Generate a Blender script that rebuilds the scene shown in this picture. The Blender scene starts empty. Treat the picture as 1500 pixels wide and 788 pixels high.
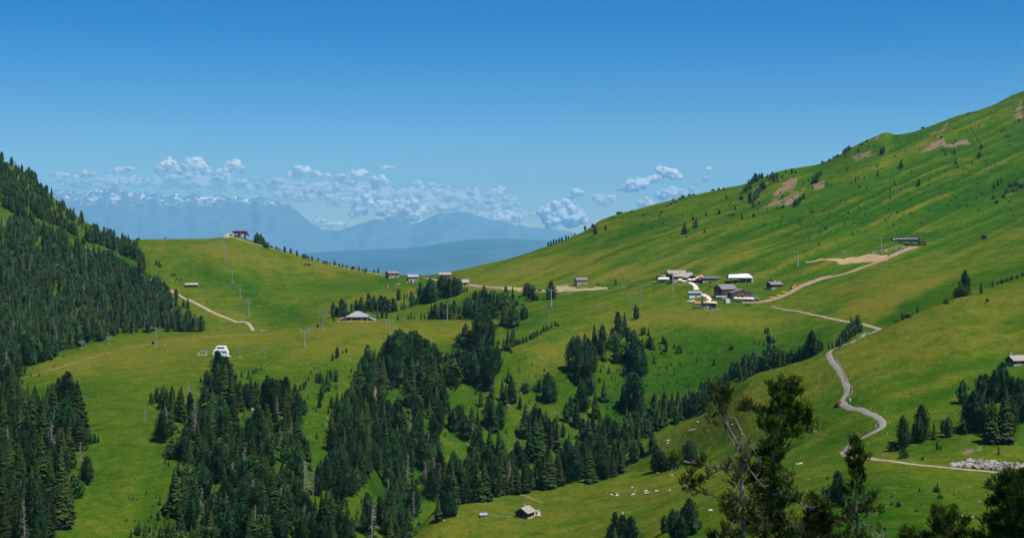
import bpy, math, random
import numpy as np
from mathutils import Vector, Matrix

SC = bpy.context.scene
COL = SC.collection
F = 2000.0            # focal length, in pixels of the 1500 px wide picture
HZ = 340.0            # row of the true horizon in that picture
R = math.radians

# ------------------------------------------------------------------ camera
cam_data = bpy.data.cameras.new('camera')
cam = bpy.data.objects.new('camera', cam_data)
COL.objects.link(cam)
cam_data.sensor_width = 36.0
cam_data.lens = 36.0 * F / 1500.0
cam_data.shift_y = -(394.0 - HZ) / 1500.0
cam_data.clip_start = 1.0
cam_data.clip_end = 400000.0
cam.rotation_euler = (R(90), 0, 0)
SC.camera = cam

# ------------------------------------------------------------------ light
SUN_EL, SUN_AZ = 63.0, 128.0       # azimuth clockwise from the view direction (+Y)
world = bpy.data.worlds.new('World')
SC.world = world
world.use_nodes = True
wn, wl = world.node_tree.nodes, world.node_tree.links
wn.clear()
sky = wn.new('ShaderNodeTexSky')
sky.sky_type = 'NISHITA'
sky.sun_disc = False
sky.sun_elevation = R(SUN_EL)
sky.sun_rotation = R(SUN_AZ)
sky.altitude = 2000
sky.air_density = 1.0
sky.dust_density = 0.3
sky.ozone_density = 3.0
gam = wn.new('ShaderNodeGamma'); gam.inputs[1].default_value = 1.3
hsv = wn.new('ShaderNodeHueSaturation'); hsv.inputs['Saturation'].default_value = 1.42
hsv.inputs['Value'].default_value = 0.37
hsv.inputs['Hue'].default_value = 0.507
bg = wn.new('ShaderNodeBackground'); bg.inputs[1].default_value = 0.10
wo = wn.new('ShaderNodeOutputWorld')
wl.new(sky.outputs[0], gam.inputs[0]); wl.new(gam.outputs[0], hsv.inputs['Color']); wl.new(hsv.outputs[0], bg.inputs[0])
wl.new(bg.outputs[0], wo.inputs[0])

sd = bpy.data.lights.new('sun', 'SUN')
sun = bpy.data.objects.new('sun', sd)
COL.objects.link(sun)
sd.energy = 3.6
sd.angle = R(0.53)
sd.color = (1.0, 0.95, 0.86)
tosun = Vector((math.sin(R(SUN_AZ)) * math.cos(R(SUN_EL)), math.cos(R(SUN_AZ)) * math.cos(R(SUN_EL)), math.sin(R(SUN_EL))))
sun.rotation_euler = (-tosun).to_track_quat('-Z', 'Y').to_euler()
sun.location = tosun * 500

SC.view_settings.view_transform = 'Standard'
SC.view_settings.look = 'None'
SC.view_settings.exposure = 0.66
SC.view_settings.gamma = 1.0
SC.render.engine = 'CYCLES'
SC.cycles.max_bounces = 6
SC.cycles.diffuse_bounces = 3
SC.cycles.volume_bounces = 1
SC.cycles.transparent_max_bounces = 64
SC.cycles.use_adaptive_sampling = True
SC.cycles.adaptive_threshold = 0.02
SC.cycles.use_denoising = True

# ------------------------------------------------------------------ helpers
def tag(o, label=None, cat=None, group=None, kind=None):
    if label: o['label'] = label
    if cat: o['category'] = cat
    if group: o['group'] = group
    if kind: o['kind'] = kind
    return o

def mesh_np(name, verts, faces, mats=(), smooth=False, midx=None):
    """verts (n,3); faces (m,k) array or a list of arrays."""
    me = bpy.data.meshes.new(name)
    if not isinstance(faces, (list, tuple)):
        faces = [faces]
    faces = [np.asarray(f, dtype=np.int32) for f in faces if len(f)]
    verts = np.asarray(verts, dtype=np.float32)
    me.vertices.add(len(verts)); me.vertices.foreach_set('co', verts.ravel())
    loops = np.concatenate([f.ravel() for f in faces])
    tot = np.concatenate([np.full(len(f), f.shape[1], dtype=np.int32) for f in faces])
    start = np.concatenate([[0], np.cumsum(tot)[:-1]]).astype(np.int32)
    me.loops.add(len(loops)); me.loops.foreach_set('vertex_index', loops)
    me.polygons.add(len(tot)); me.polygons.foreach_set('loop_start', start)
    me.polygons.foreach_set('loop_total', tot)
    if midx is not None: me.polygons.foreach_set('material_index', np.asarray(midx, dtype=np.int32))
    me.polygons.foreach_set('use_smooth', np.full(len(tot), bool(smooth)))
    for m in mats: me.materials.append(m)
    me.update(calc_edges=True)
    return me

def obj(name, me, parent=None, loc=None, rz=None):
    o = bpy.data.objects.new(name, me)
    COL.objects.link(o)
    if parent is not None: o.parent = parent
    if loc is not None: o.location = loc
    if rz is not None: o.rotation_euler = (0, 0, rz)
    return o

def fattr(me, name, arr):
    a = me.attributes.new(name, 'FLOAT', 'POINT')
    a.data.foreach_set('value', np.asarray(arr, dtype=np.float32).ravel())

class MB:
    """collects boxes, bars and polygons; build() links them as one mesh object"""
    def __init__(s): s.v = []; s.f = []
    def poly(s, pts, faces):
        n = len(s.v); s.v += [tuple(p) for p in pts]; s.f += [tuple(i + n for i in f) for f in faces]; return s
    def box(s, c, d, rz=0.0, M=None):
        x, y, z = d[0] / 2, d[1] / 2, d[2] / 2
        pts = [Vector((i, j, k)) for k in (-z, z) for j in (-y, y) for i in (-x, x)]
        m = Matrix.Translation(Vector(c)) @ Matrix.Rotation(rz, 4, 'Z')
        if M is not None: m = m @ M
        pts = [m @ p for p in pts]
        return s.poly(pts, [(0, 2, 3, 1), (4, 5, 7, 6), (0, 1, 5, 4), (2, 6, 7, 3), (0, 4, 6, 2), (1, 3, 7, 5)])
    def bar(s, a, b, r1, r2=None, n=6):
        a, b = Vector(a), Vector(b); r2 = r1 if r2 is None else r2
        d = (b - a).normalized(); u = d.orthogonal().normalized(); w = d.cross(u)
        pts = []
        for c, r in ((a, r1), (b, r2)):
            for k in range(n):
                t = 2 * math.pi * k / n
                pts.append(c + (u * math.cos(t) + w * math.sin(t)) * r)
        fs = [(k, (k + 1) % n, n + (k + 1) % n, n + k) for k in range(n)]
        fs += [tuple(range(n - 1, -1, -1)), tuple(range(n, 2 * n))]
        return s.poly(pts, fs)
    def prism(s, pts2, y0, y1):
        """outline in x/z, extruded along y"""
        n = len(pts2)
        pts = [(x, y0, z) for x, z in pts2] + [(x, y1, z) for x, z in pts2]
        fs = [(k, (k + 1) % n, n + (k + 1) % n, n + k) for k in range(n)]
        fs += [tuple(range(n - 1, -1, -1)), tuple(range(n, 2 * n))]
        return s.poly(pts, fs)
    def slab(s, quad, t):
        """a thin plate below four corner points"""
        q = [Vector(p) for p in quad]; nrm = (q[1] - q[0]).cross(q[3] - q[0]).normalized()
        if nrm.z < 0: nrm = -nrm
        return s.poly(q + [p - nrm * t for p in q], [(0, 1, 2, 3), (7, 6, 5, 4), (0, 4, 5, 1), (1, 5, 6, 2), (2, 6, 7, 3), (3, 7, 4, 0)])
    def build(s, name, mat, parent=None, loc=None, rz=None, smooth=False):
        me = bpy.data.meshes.new(name)
        me.from_pydata([tuple(p) for p in s.v], [], s.f)
        me.materials.append(mat)
        if smooth: me.polygons.foreach_set('use_smooth', [True] * len(me.polygons))
        me.update()
        return obj(name, me, parent, loc, rz)

def empty(name, loc, rz=0.0):
    o = bpy.data.objects.new(name, None); COL.objects.link(o)
    o.location = loc; o.rotation_euler = (0, 0, rz); o.empty_display_size = 0.5
    return o

def copy_tree(o, parent=None):
    c = o.copy(); COL.objects.link(c)
    if parent is not None: c.parent = parent
    for ch in list(o.children): copy_tree(ch, c)
    return c

# value noise
_rs = np.random.RandomState(7)
_T = _rs.rand(256, 256)
def vnoise(x, y):
    xi = np.floor(x).astype(int); yi = np.floor(y).astype(int)
    fx = x - xi; fy = y - yi
    fx = fx * fx * fx * (fx * (fx * 6 - 15) + 10); fy = fy * fy * fy * (fy * (fy * 6 - 15) + 10)
    a = _T[xi & 255, yi & 255]; b = _T[(xi + 1) & 255, yi & 255]
    c = _T[xi & 255, (yi + 1) & 255]; d = _T[(xi + 1) & 255, (yi + 1) & 255]
    return (a * (1 - fx) + b * fx) * (1 - fy) + (c * (1 - fx) + d * fx) * fy
def fbm(x, y, o=4, g=0.5):
    s = 0; a = 1.0; t = 0
    for k in range(o):
        s = s + a * (vnoise(x * 2 ** k + 13.7 * k, y * 2 ** k + 7.3 * k) - 0.5); t += a; a *= g
    return 2 * s / t

def pchip_slopes(x, y):
    """x, y: (K, N) knots along axis 0"""
    h = x[1:] - x[:-1]; d = (y[1:] - y[:-1]) / h
    m = np.zeros_like(y)
    w1 = 2 * h[1:] + h[:-1]; w2 = h[1:] + 2 * h[:-1]
    ok = d[:-1] * d[1:] > 0
    with np.errstate(divide='ignore', invalid='ignore'):
        hm = (w1 + w2) / (w1 / d[:-1] + w2 / d[1:])
    m[1:-1] = np.where(ok, hm, 0.0)
    m[0] = d[0]; m[-1] = d[-1]
    return m
def pchip1(xk, yk, x):
    xk = np.asarray(xk, float)[:, None]; yk = np.asarray(yk, float)[:, None]
    m = pchip_slopes(xk, yk)[:, 0]; xk = xk[:, 0]; yk = yk[:, 0]
    x = np.clip(x, xk[0], xk[-1])
    i = np.clip(np.searchsorted(xk, x) - 1, 0, len(xk) - 2)
    h = xk[i + 1] - xk[i]; t = (x - xk[i]) / h
    return ((2*t**3 - 3*t**2 + 1) * yk[i] + (t**3 - 2*t**2 + t) * h * m[i] + (-2*t**3 + 3*t**2) * yk[i + 1] + (t**3 - t**2) * h * m[i + 1])
def sstep(a, b, x):
    t = np.clip((x - a) / (b - a), 0, 1); return t * t * (3 - 2 * t)
def in_poly(px, py, poly):
    inside = np.zeros(np.shape(px), bool)
    n = len(poly); j = n - 1
    for i in range(n):
        xi, yi = poly[i]; xj, yj = poly[j]
        c = ((yi > py) != (yj > py)) & (px < (xj - xi) * (py - yi) / (yj - yi + 1e-9) + xi)
        inside ^= c; j = i
    return inside
def poly_dist(px, py, pts, closed=False):
    """distance of points to a polyline"""
    best = np.full(np.shape(px), 1e9)
    q = list(pts) + ([pts[0]] if closed else [])
    for (x0, y0), (x1, y1) in zip(q[:-1], q[1:]):
        dx, dy = x1 - x0, y1 - y0; L = dx * dx + dy * dy + 1e-9
        t = np.clip(((px - x0) * dx + (py - y0) * dy) / L, 0, 1)
        best = np.minimum(best, np.hypot(px - x0 - t * dx, py - y0 - t * dy))
    return best
def soft_poly(px, py, poly, w):
    d = poly_dist(px, py, poly, True)
    return np.clip(0.5 + np.where(in_poly(px, py, poly), d, -d) / w, 0, 1)

# ------------------------------------------------------------------ terrain
# Lines of the relief from near to far: each a list of (bearing, distance, level),
# bearing and level given as a column and row of the survey picture (1500 x 788).
C = [-300, 0, 100, 200, 300, 400, 500, 600, 700, 800, 900, 1000, 1100, 1200, 1300, 1400, 1500, 1800]
def rel(Ds, Ps, cols=C): return (cols, Ds, cols, Ps)
def fine(Ds, pts): return (C, Ds, [p[0] for p in pts], [p[1] for p in pts])
FEAT = [
 rel([380,420,440,460,470,480,490,500,500,500,480,420,380,350,330,320,310,300], [800,800,800,800,800,802,808,830,815,810,805,800,800,800,800,800,800,800]),
 fine([480,500,510,530,540,545,560,540,560,575,560,520,470,430,400,390,370,370],
      [(-300,700),(0,720),(200,710),(400,720),(500,730),(560,765),(600,789),(636,769),(660,761),(700,757),(760,758),(830,757),(900,752),(1000,740),(1100,728),(1200,722),(1300,720),(1400,728),(1500,738),(1800,735)]),
 fine([560,560,570,590,600,610,620,600,660,665,660,640,570,520,470,450,440,440],
      [(-300,640),(0,670),(100,665),(200,650),(300,650),(400,665),(500,690),(560,745),(600,788),(635,760),(662,736),(710,730),(740,725),(770,722),(820,715),(862,709),(900,702),(930,698),(950,694),(1000,686),(1100,676),(1200,670),(1300,676),(1400,683),(1500,692),(1800,690)]),
 rel([620,610,620,640,650,660,670,660,720,725,715,690,630,600,560,560,570,570], [610,640,625,610,615,630,650,800,785,765,716,674,640,600,590,570,560,540]),
 fine([680,660,670,690,700,710,720,735,775,785,760,730,700,700,720,760,800,800],
      [(-300,580),(0,610),(100,595),(200,580),(300,585),(400,600),(500,612),(600,720),(700,705),(800,695),(850,683),(880,671),(900,664),(930,652),(960,640),(1000,622),(1040,601),(1062,584),(1075,572),(1098,552),(1150,536),(1190,525),(1215,513),(1250,499),(1290,483),(1320,468),(1350,455),(1400,433),(1430,424),(1470,412),(1500,403),(1800,370)]),
 rel([740,720,720,730,740,755,765,780,810,825,820,795,765,765,790,830,870,870], [560,580,570,560,560,570,578,650,640,630,645,652,602,541,501,449,418,375]),
 rel([820,790,780,780,790,810,820,840,860,875,870,865,850,850,880,900,950,950], [530,550,545,540,538,542,545,590,580,570,572,566,535,502,462,430,400,350]),
 rel([900,860,840,840,850,870,890,900,920,930,940,950,950,950,970,980,1020,1020], [500,520,525,520,515,515,508,520,510,500,488,470,468,455,425,410,385,330]),
 fine([980,950,930,980,1000,1010,1010,1030,1050,1060,1060,1040,1020,1020,1080,1090,1120,1120],
      [(-300,450),(0,480),(100,503),(200,489.5),(300,486.5),(386,484.5),(430,481.5),(470,475),(500,471),(570,470),(650,469),(700,466),(800,455),(900,441),(1000,440),(1100,444),(1200,434),(1300,395),(1400,385),(1500,365),(1800,300)]),
 rel([1050,1050,1050,1080,1080,1090,1080,1090,1110,1130,1130,1110,1090,1100,1220,1240,1260,1260], [420,430,465,495,500,498,467,464,455,438,425,418,415,400,362,350,330,260]),
 rel([1250,1250,1250,1280,1280,1300,1280,1250,1250,1300,1350,1380,1400,1430,1500,1550,1600,1600], [260,330,375,415,424,424,428,428,415,404,376,350,326,305,280,258,230,150]),
 fine([1600,1500,1500,1500,1500,1520,1480,1400,1500,1620,1720,1750,1780,1820,1850,1880,1950,2000],
      [(-300,60),(0,234),(25,246),(50,264),(100,308),(130,328),(160,344),(190,351),(250,350.5),(300,349.5),(322,348),(345,347),(365,351),(385,358),(400,362.5),(430,371),(460,379.5),(500,390),(540,397.5),(580,402.5),(620,403.5),(660,398),(700,389),(750,377.5),(800,361.5),(830,350),(860,336),(880,323),(900,315),(950,301),(1000,288.5),(1050,277.5),(1090,270),(1140,252),(1162,247),(1200,240),(1230,227),(1250,216),(1282,202),(1300,195),(1312,197),(1324,196),(1360,185),(1400,170),(1450,156),(1470,146),(1500,133),(1800,30)]),
 rel([2000,1900,1900,1900,1900,1900,1850,1800,1900,2000,2100,2150,2200,2250,2300,2300,2400,2500], [120,330,390,410,410,420,450,460,450,420,370,340,320,300,260,240,220,130]),
]
pxs = np.concatenate([np.linspace(-600, -40, 60)[:-1], np.linspace(-40, 1540, 680), np.linspace(1540, 2100, 60)[1:]])
NC = len(pxs)
KD = []; KZ = []
KD.append(np.full(NC, 6.0)); KZ.append(np.full(NC, -2.2))
KD.append(np.full(NC, 60.0)); KZ.append(np.full(NC, -21.0))
for dc, dv, pc, pv in FEAT:
    D = pchip1(dc, dv, pxs); P = pchip1(pc, pv, pxs)
    KD.append(D); KZ.append((HZ - P) / F * D)
KD = np.array(KD); KZ = np.array(KZ)
# rows: the same fraction between the same relief lines in every column
sub = [14, 34, 60, 56, 46, 52, 40, 46, 50, 60, 46, 84, 120, 24]
rows = [KD[0][None]]
for k, n in enumerate(sub):
    t = np.linspace(0, 1, n + 1)[1:, None]
    rows.append(KD[k] + (KD[k + 1] - KD[k]) * t)
GD = np.concatenate(rows); NR = len(GD)
MS = pchip_slopes(KD, KZ)
GZ = np.empty_like(GD)
r0 = 0
GZ[0] = KZ[0]; r = 1
for k, n in enumerate(sub):
    t = np.linspace(0, 1, n + 1)[1:, None]; h = KD[k + 1] - KD[k]
    GZ[r:r + n] = ((2*t**3 - 3*t**2 + 1) * KZ[k] + (t**3 - 2*t**2 + t) * h * MS[k] + (-2*t**3 + 3*t**2) * KZ[k + 1] + (t**3 - t**2) * h * MS[k + 1])
    r += n
PX = np.broadcast_to(pxs[None], GD.shape)
GX = (PX - 750) / F * GD
PY0 = HZ - GZ * F / GD
# relief noise, quiet near the crest lines so the outlines stay
amp = sstep(60, 400, GD)
n1 = fbm(GX / 150, GD / 190, 3); n2 = fbm(GX / 42 + 9, GD / 55, 3); n3 = fbm(GX / 11, GD / 13 + 5, 3)
crest = np.minimum(1, np.min(np.abs(GD[None] - KD[[6, 10, 13], None, :].reshape(3, 1, NC)) / 70.0, axis=0))
rough = sstep(520, 640, PY0) * (1 - sstep(1000, 1100, PX)) * sstep(560, 640, GD)     # the wooded gully is rougher
GZ = GZ + amp * (n1 * 4.2 * crest + n2 * (1.25 + 1.4 * rough) * (0.35 + 0.65 * crest) + n3 * (0.34 + 0.3 * rough))
# ribs and runnels that come down the big slope obliquely
sI = PY0 + 0.34 * PX + 0.00007 * (PX - 700) ** 2
rib = fbm(sI / 26 + 3, PX / 330 + GD / 900, 3, 0.6)
rib_f = fbm(sI / 8.5 + 41, PX / 150 + GD / 500, 3, 0.6)
onbig = sstep(980, 1200, GD) * sstep(700, 950, PX) * (0.3 + 0.7 * crest)
GZ = GZ + onbig * (rib * 5.5 + rib_f * 1.5)
sB = GX * 0.35 - GD * 0.8
rib2 = fbm(sB / 30 + 31, (GX + GD) / 260, 3, 0.5)
GZ = GZ + rib2 * 2.0 * sstep(1000, 1100, PX) * sstep(420, 520, GD) * (1 - sstep(720, 900, GD)) * (0.2 + 0.8 * crest)
ribk = fbm((GX * 0.9 + GD * 0.25) / 38 + 77, GD / 330, 3, 0.5)
GZ = GZ + ribk * 2.6 * sstep(1080, 1200, GD) * (1 - sstep(600, 760, PX)) * crest
def blur(a, r, ax):
    c = np.cumsum(np.concatenate([np.repeat(np.take(a, [0], ax), r + 1, ax), a, np.repeat(np.take(a, [-1], ax), r, ax)], ax), ax)
    n = a.shape[ax]; return (np.take(c, range(2 * r + 1, n + 2 * r + 1), ax) - np.take(c, range(0, n), ax)) / (2 * r + 1)
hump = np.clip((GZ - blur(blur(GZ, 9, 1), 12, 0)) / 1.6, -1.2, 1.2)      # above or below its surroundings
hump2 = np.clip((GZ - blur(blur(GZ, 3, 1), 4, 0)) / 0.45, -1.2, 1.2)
PY = HZ - GZ * F / GD

def grid_z(X, Y):
    """height of the ground sheet at X, Y (bilinear in the sheet)"""
    px = 750 + F * X / Y
    c = np.interp(px, pxs, np.arange(NC)); c0 = int(min(max(c, 0), NC - 1.001)); f = c - c0
    def colz(j): return np.interp(Y, GD[:, j], GZ[:, j])
    return float(colz(c0) * (1 - f) + colz(c0 + 1) * f)
def hit(px, py, lo=250.0, hi=1e9):
    """first ground point seen along a bearing and level, or None"""
    c = np.interp(px, pxs, np.arange(NC)); c0 = int(min(max(c, 0), NC - 1.001)); f = c - c0
    D = GD[:, c0] * (1 - f) + GD[:, c0 + 1] * f
    P = PY[:, c0] * (1 - f) + PY[:, c0 + 1] * f
    ok = np.nonzero((P <= py) & (D > lo) & (D < hi))[0]
    if len(ok) == 0: return None
    i = ok[0]
    if i == 0: return None
    t = (P[i - 1] - py) / max(P[i - 1] - P[i], 1e-6); t = min(max(t, 0), 1)
    d = D[i - 1] + (D[i] - D[i - 1]) * t
    X = (px - 750) / F * d
    return Vector((X, d, grid_z(X, d)))
def ground(px, d):
    X = (px - 750) / F * d
    return Vector((X, d, grid_z(X, d)))

# ------------------------------------------------------------------ materials
def new_mat(name):
    m = bpy.data.materials.new(name); m.use_nodes = True
    nt = m.node_tree
    for n in list(nt.nodes):
        if n.type not in ('BSDF_PRINCIPLED', 'OUTPUT_MATERIAL'): nt.nodes.remove(n)
    b = nt.nodes['Principled BSDF']; b.inputs['Specular IOR Level'].default_value = 0.15
    b.inputs['Roughness'].default_value = 0.85
    return m, nt, b
def N(nt, t, **kw):
    n = nt.nodes.new(t)
    for k, v in kw.items(): setattr(n, k, v)
    return n
def noise(nt, scale, detail=4, rough=0.6, vec=None, dist=0.0):
    n = N(nt, 'ShaderNodeTexNoise'); n.inputs['Scale'].default_value = scale
    n.inputs['Detail'].default_value = detail; n.inputs['Roughness'].default_value = rough
    n.inputs['Distortion'].default_value = dist
    if vec is not None: nt.links.new(vec, n.inputs['Vector'])
    return n.outputs['Fac']
def maprange(nt, v, a, b, c=0.0, d=1.0, smooth=True):
    n = N(nt, 'ShaderNodeMapRange'); n.clamp = True
    if smooth: n.interpolation_type = 'SMOOTHSTEP'
    nt.links.new(v, n.inputs[0])
    for i, x in enumerate((a, b, c, d)): n.inputs[i + 1].default_value = x
    return n.outputs[0]
def mix(nt, fac, a, b, mode='MIX'):
    n = N(nt, 'ShaderNodeMix'); n.data_type = 'RGBA'; n.blend_type = mode
    for s, v in ((0, fac), (6, a), (7, b)):
        if isinstance(v, (int, float)): n.inputs[s].default_value = v
        elif isinstance(v, tuple): n.inputs[s].default_value = (*v, 1)
        else: nt.links.new(v, n.inputs[s])
    return n.outputs[2]
def math_(nt, op, a, b=None, c=None):
    n = N(nt, 'ShaderNodeMath'); n.operation = op
    for i, v in enumerate((a, b, c)):
        if v is None: continue
        if isinstance(v, (int, float)): n.inputs[i].default_value = v
        else: nt.links.new(v, n.inputs[i])
    return n.outputs[0]
def attr(nt, name):
    n = N(nt, 'ShaderNodeAttribute'); n.attribute_name = name
    return n.outputs['Fac']
def objpos(nt, scale=(1, 1, 1)):
    t = N(nt, 'ShaderNodeTexCoord'); mp = N(nt, 'ShaderNodeMapping')
    mp.inputs['Scale'].default_value = scale
    nt.links.new(t.outputs['Object'], mp.inputs[0]); return mp.outputs[0]
def bump(nt, b, h, strength, dist):
    n = N(nt, 'ShaderNodeBump'); n.inputs['Strength'].default_value = strength; n.inputs['Distance'].default_value = dist
    nt.links.new(h, n.inputs['Height']); nt.links.new(n.outputs[0], b.inputs['Normal'])

def plain(name, col, rough=0.8, var=0.25, scale=3.0, metal=0.0, spec=0.2):
    m, nt, b = new_mat(name)
    f = noise(nt, scale, 5, 0.65, objpos(nt))
    c = mix(nt, maprange(nt, f, 0.3, 0.7), tuple(x * (1 - var) for x in col), tuple(min(1, x * (1 + var)) for x in col))
    nt.links.new(c, b.inputs['Base Color'])
    b.inputs['Roughness'].default_value = rough; b.inputs['Metallic'].default_value = metal
    b.inputs['Specular IOR Level'].default_value = spec
    return m

def grass_mat():
    m, nt, b = new_mat('meadow_grass')
    v = objpos(nt)
    big = noise(nt, 0.012, 4, 0.6, v); mid = noise(nt, 0.07, 5, 0.65, v, 0.6); fin = noise(nt, 0.5, 5, 0.7, v)
    tuft = noise(nt, 1.6, 3, 0.7, v)
    dry = math_(nt, 'ADD', attr(nt, 'dry'), math_(nt, 'MULTIPLY', math_(nt, 'SUBTRACT', mid, 0.5), 2.3))
    dry = math_(nt, 'ADD', dry, math_(nt, 'MULTIPLY', math_(nt, 'SUBTRACT', fin, 0.5), 1.6))
    dry = maprange(nt, dry, 0.0, 1.0, smooth=False)
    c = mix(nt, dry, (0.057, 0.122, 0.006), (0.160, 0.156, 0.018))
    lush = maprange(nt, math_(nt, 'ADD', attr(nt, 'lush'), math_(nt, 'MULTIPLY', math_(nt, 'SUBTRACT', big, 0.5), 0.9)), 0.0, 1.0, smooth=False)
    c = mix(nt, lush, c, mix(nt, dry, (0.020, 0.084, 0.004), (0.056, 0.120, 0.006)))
    c = mix(nt, maprange(nt, noise(nt, 0.9, 5, 0.75, objpos(nt, (1, 1.4, 1))), 0.47, 0.68), c, mix(nt, 0.6, c, (0.012, 0.046, 0.004)))
    mat_ = maprange(nt, noise(nt, 0.10, 6, 0.72, objpos(nt, (1, 1.2, 1)), 0.5), 0.60, 0.66, 0, 0.75)      # mats of juniper and alpenrose
    c = mix(nt, math_(nt, 'MULTIPLY', mat_, maprange(nt, attr(nt, 'lush'), 0.1, 0.6, .25, 1)), c, (0.020, 0.052, 0.006))
    mo = noise(nt, 0.26, 5, 0.72, objpos(nt, (1, 0.55, 1)), 0.4)
    c = mix(nt, maprange(nt, mo, 0.50, 0.64, 0, 0.62), c, mix(nt, .5, c, (0.012, 0.050, 0.003)))
    c = mix(nt, maprange(nt, mo, 0.47, 0.34, 0, 0.38), c, mix(nt, .5, c, (0.19, 0.20, 0.03)))
    # tufts of pale seed heads, dark weeds
    c = mix(nt, maprange(nt, tuft, 0.56, 0.76, 0, 0.45), c, (0.20, 0.20, 0.045))
    c = mix(nt, maprange(nt, tuft, 0.44, 0.28, 0, 0.6), c, (0.012, 0.036, 0.004))
    earth = mix(nt, noise(nt, 0.35, 5, 0.7, v), (0.10, 0.062, 0.036), (0.30, 0.20, 0.13))
    earth = mix(nt, maprange(nt, noise(nt, 0.8, 4, 0.7, v), 0.56, 0.66), earth, (0.36, 0.30, 0.25))
    se = math_(nt, 'ADD', math_(nt, 'MULTIPLY', attr(nt, 'soil'), 0.98), math_(nt, 'MULTIPLY', math_(nt, 'SUBTRACT', noise(nt, 0.16, 7, 0.8, v, 0.8), 0.5), 2.4))
    se = maprange(nt, se, 0.50, 0.72)
    se = math_(nt, 'MULTIPLY', se, maprange(nt, attr(nt, 'soil'), 0.1, 0.5))
    c = mix(nt, se, c, earth)
    straw = mix(nt, noise(nt, 0.3, 5, 0.7, v), (0.30, 0.215, 0.10), (0.46, 0.35, 0.19))
    ss = maprange(nt, math_(nt, 'ADD', attr(nt, 'straw'), math_(nt, 'MULTIPLY', math_(nt, 'SUBTRACT', noise(nt, 0.25, 4, 0.7, v), 0.5), 0.5)), 0.4, 0.6)
    c = mix(nt, ss, c, straw)
    # stones lying in the grass
    st = maprange(nt, math_(nt, 'ADD', noise(nt, 0.55, 2, 0.5, v), math_(nt, 'MULTIPLY', attr(nt, 'stony'), 0.16)), 0.80, 0.83)
    c = mix(nt, st, c, (0.42, 0.38, 0.34))
    nt.links.new(c, b.inputs['Base Color'])
    b.inputs['Roughness'].default_value = 1.0; b.inputs['Specular IOR Level'].default_value = 0.0
    h = math_(nt, 'ADD', math_(nt, 'MULTIPLY', noise(nt, 0.22, 5, 0.7, v), 1.6), math_(nt, 'MULTIPLY', tuft, 0.35))
    bump(nt, b, h, 0.8, 1.5)
    return m
M_GRASS = grass_mat()

# tone of the sward: dry on banks and shoulders, lush in the hollows; relief light and shade painted in too
DRY = [([(36,545),(110,515),(215,490),(400,485),(500,471),(560,472),(480,492),(400,505),(300,512),(220,540),(150,545),(90,560)], 30, .75),
 ([(430,500),(600,474),(730,470),(700,500),(640,497),(560,510),(470,540),(400,545)], 28, .6),
 ([(735,570),(790,520),(850,485),(960,450),(1050,455),(1150,470),(1100,490),(980,470),(880,500),(800,545)], 22, .8),
 ([(660,408),(760,380),(870,372),(960,396),(930,420),(700,416)], 26, .65),
 ([(880,410),(1000,370),(1180,322),(1200,335),(1100,372),(960,402)], 24, .5),
 ([(1210,470),(1270,436),(1360,404),(1430,392),(1380,412),(1325,440),(1285,470)], 16, 1.0),
 ([(1130,450),(1220,415),(1350,380),(1500,330),(1500,352),(1370,398),(1230,440)], 24, .45),
 ([(1225,520),(1300,487),(1500,440),(1500,500),(1380,520),(1290,570),(1240,560)], 35, .55),
 ([(1040,620),(1120,570),(1210,530),(1225,560),(1190,590),(1090,640)], 30, .3),
 ([(0,800),(200,800),(330,600),(200,520),(100,640)], 40, .15),
 ([(215,365),(300,352),(420,370),(580,404),(520,415),(400,395),(290,372)], 16, .5),
 ([(220,400),(300,420),(380,480),(300,484),(250,440)], 18, .45),
 ([(560,425),(660,412),(820,420),(700,430),(560,450),(480,465),(470,450)], 16, .5),
 ([(600,800),(640,775),(670,740),(800,717),(950,692),(1040,680),(1100,690),(1000,760),(950,800)], 24, .35),
 ([(1300,640),(1400,640),(1500,660),(1500,720),(1380,700),(1270,700)], 20, .35)]
LUSH = [([(0,260),(90,310),(210,380),(300,486),(170,495),(40,540),(0,600)], 14, .7), ([(1285,480),(1330,440),(1390,412),(1500,386),(1520,402),(1400,436),(1320,472)], 10, .9),
 ([(265,388),(330,395),(380,425),(440,460),(420,472),(360,445),(300,405)], 16, .7),
 ([(500,398),(590,401),(570,420),(510,432),(470,420)], 14, .6), ([(540,395),(680,404),(590,424)], 12, .4),
 ([(955,478),(1040,476),(1130,498),(1230,470),(1200,520),(1000,620),(900,640),(880,560)], 22, .7),
 ([(180,800),(230,640),(330,540),(700,500),(860,540),(960,600),(640,740),(560,800)], 24, .6),
 ([(30,560),(160,560),(240,600),(200,700),(100,790),(0,790)], 40, .45),
 ([(1240,680),(1330,690),(1420,770),(1300,790),(1180,790)], 20, .55),
 ([(1310,660),(1400,620),(1500,560),(1500,650),(1400,672)], 16, .45),
 ([(1290,350),(1400,335),(1380,350),(1300,358)], 6, .7), ([(880,332),(960,310),(1000,330),(930,372),(880,378)], 18, .6),
 ([(1000,360),(1150,318),(1500,200),(1500,290),(1200,345),(1040,372)], 28, .5),
 ([(630,432),(740,424),(750,440),(640,452)], 10, .5), ([(745,450),(830,448),(780,482),(740,490)], 8, .7),
 ([(700,762),(760,759),(700,772),(650,770)], 10, -.5), ([(1000,480),(1100,490),(1150,520),(1000,560)], 30, .3),
 ([(1180,720),(1260,690),(1300,760),(1180,790)], 20, .4)]
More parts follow.
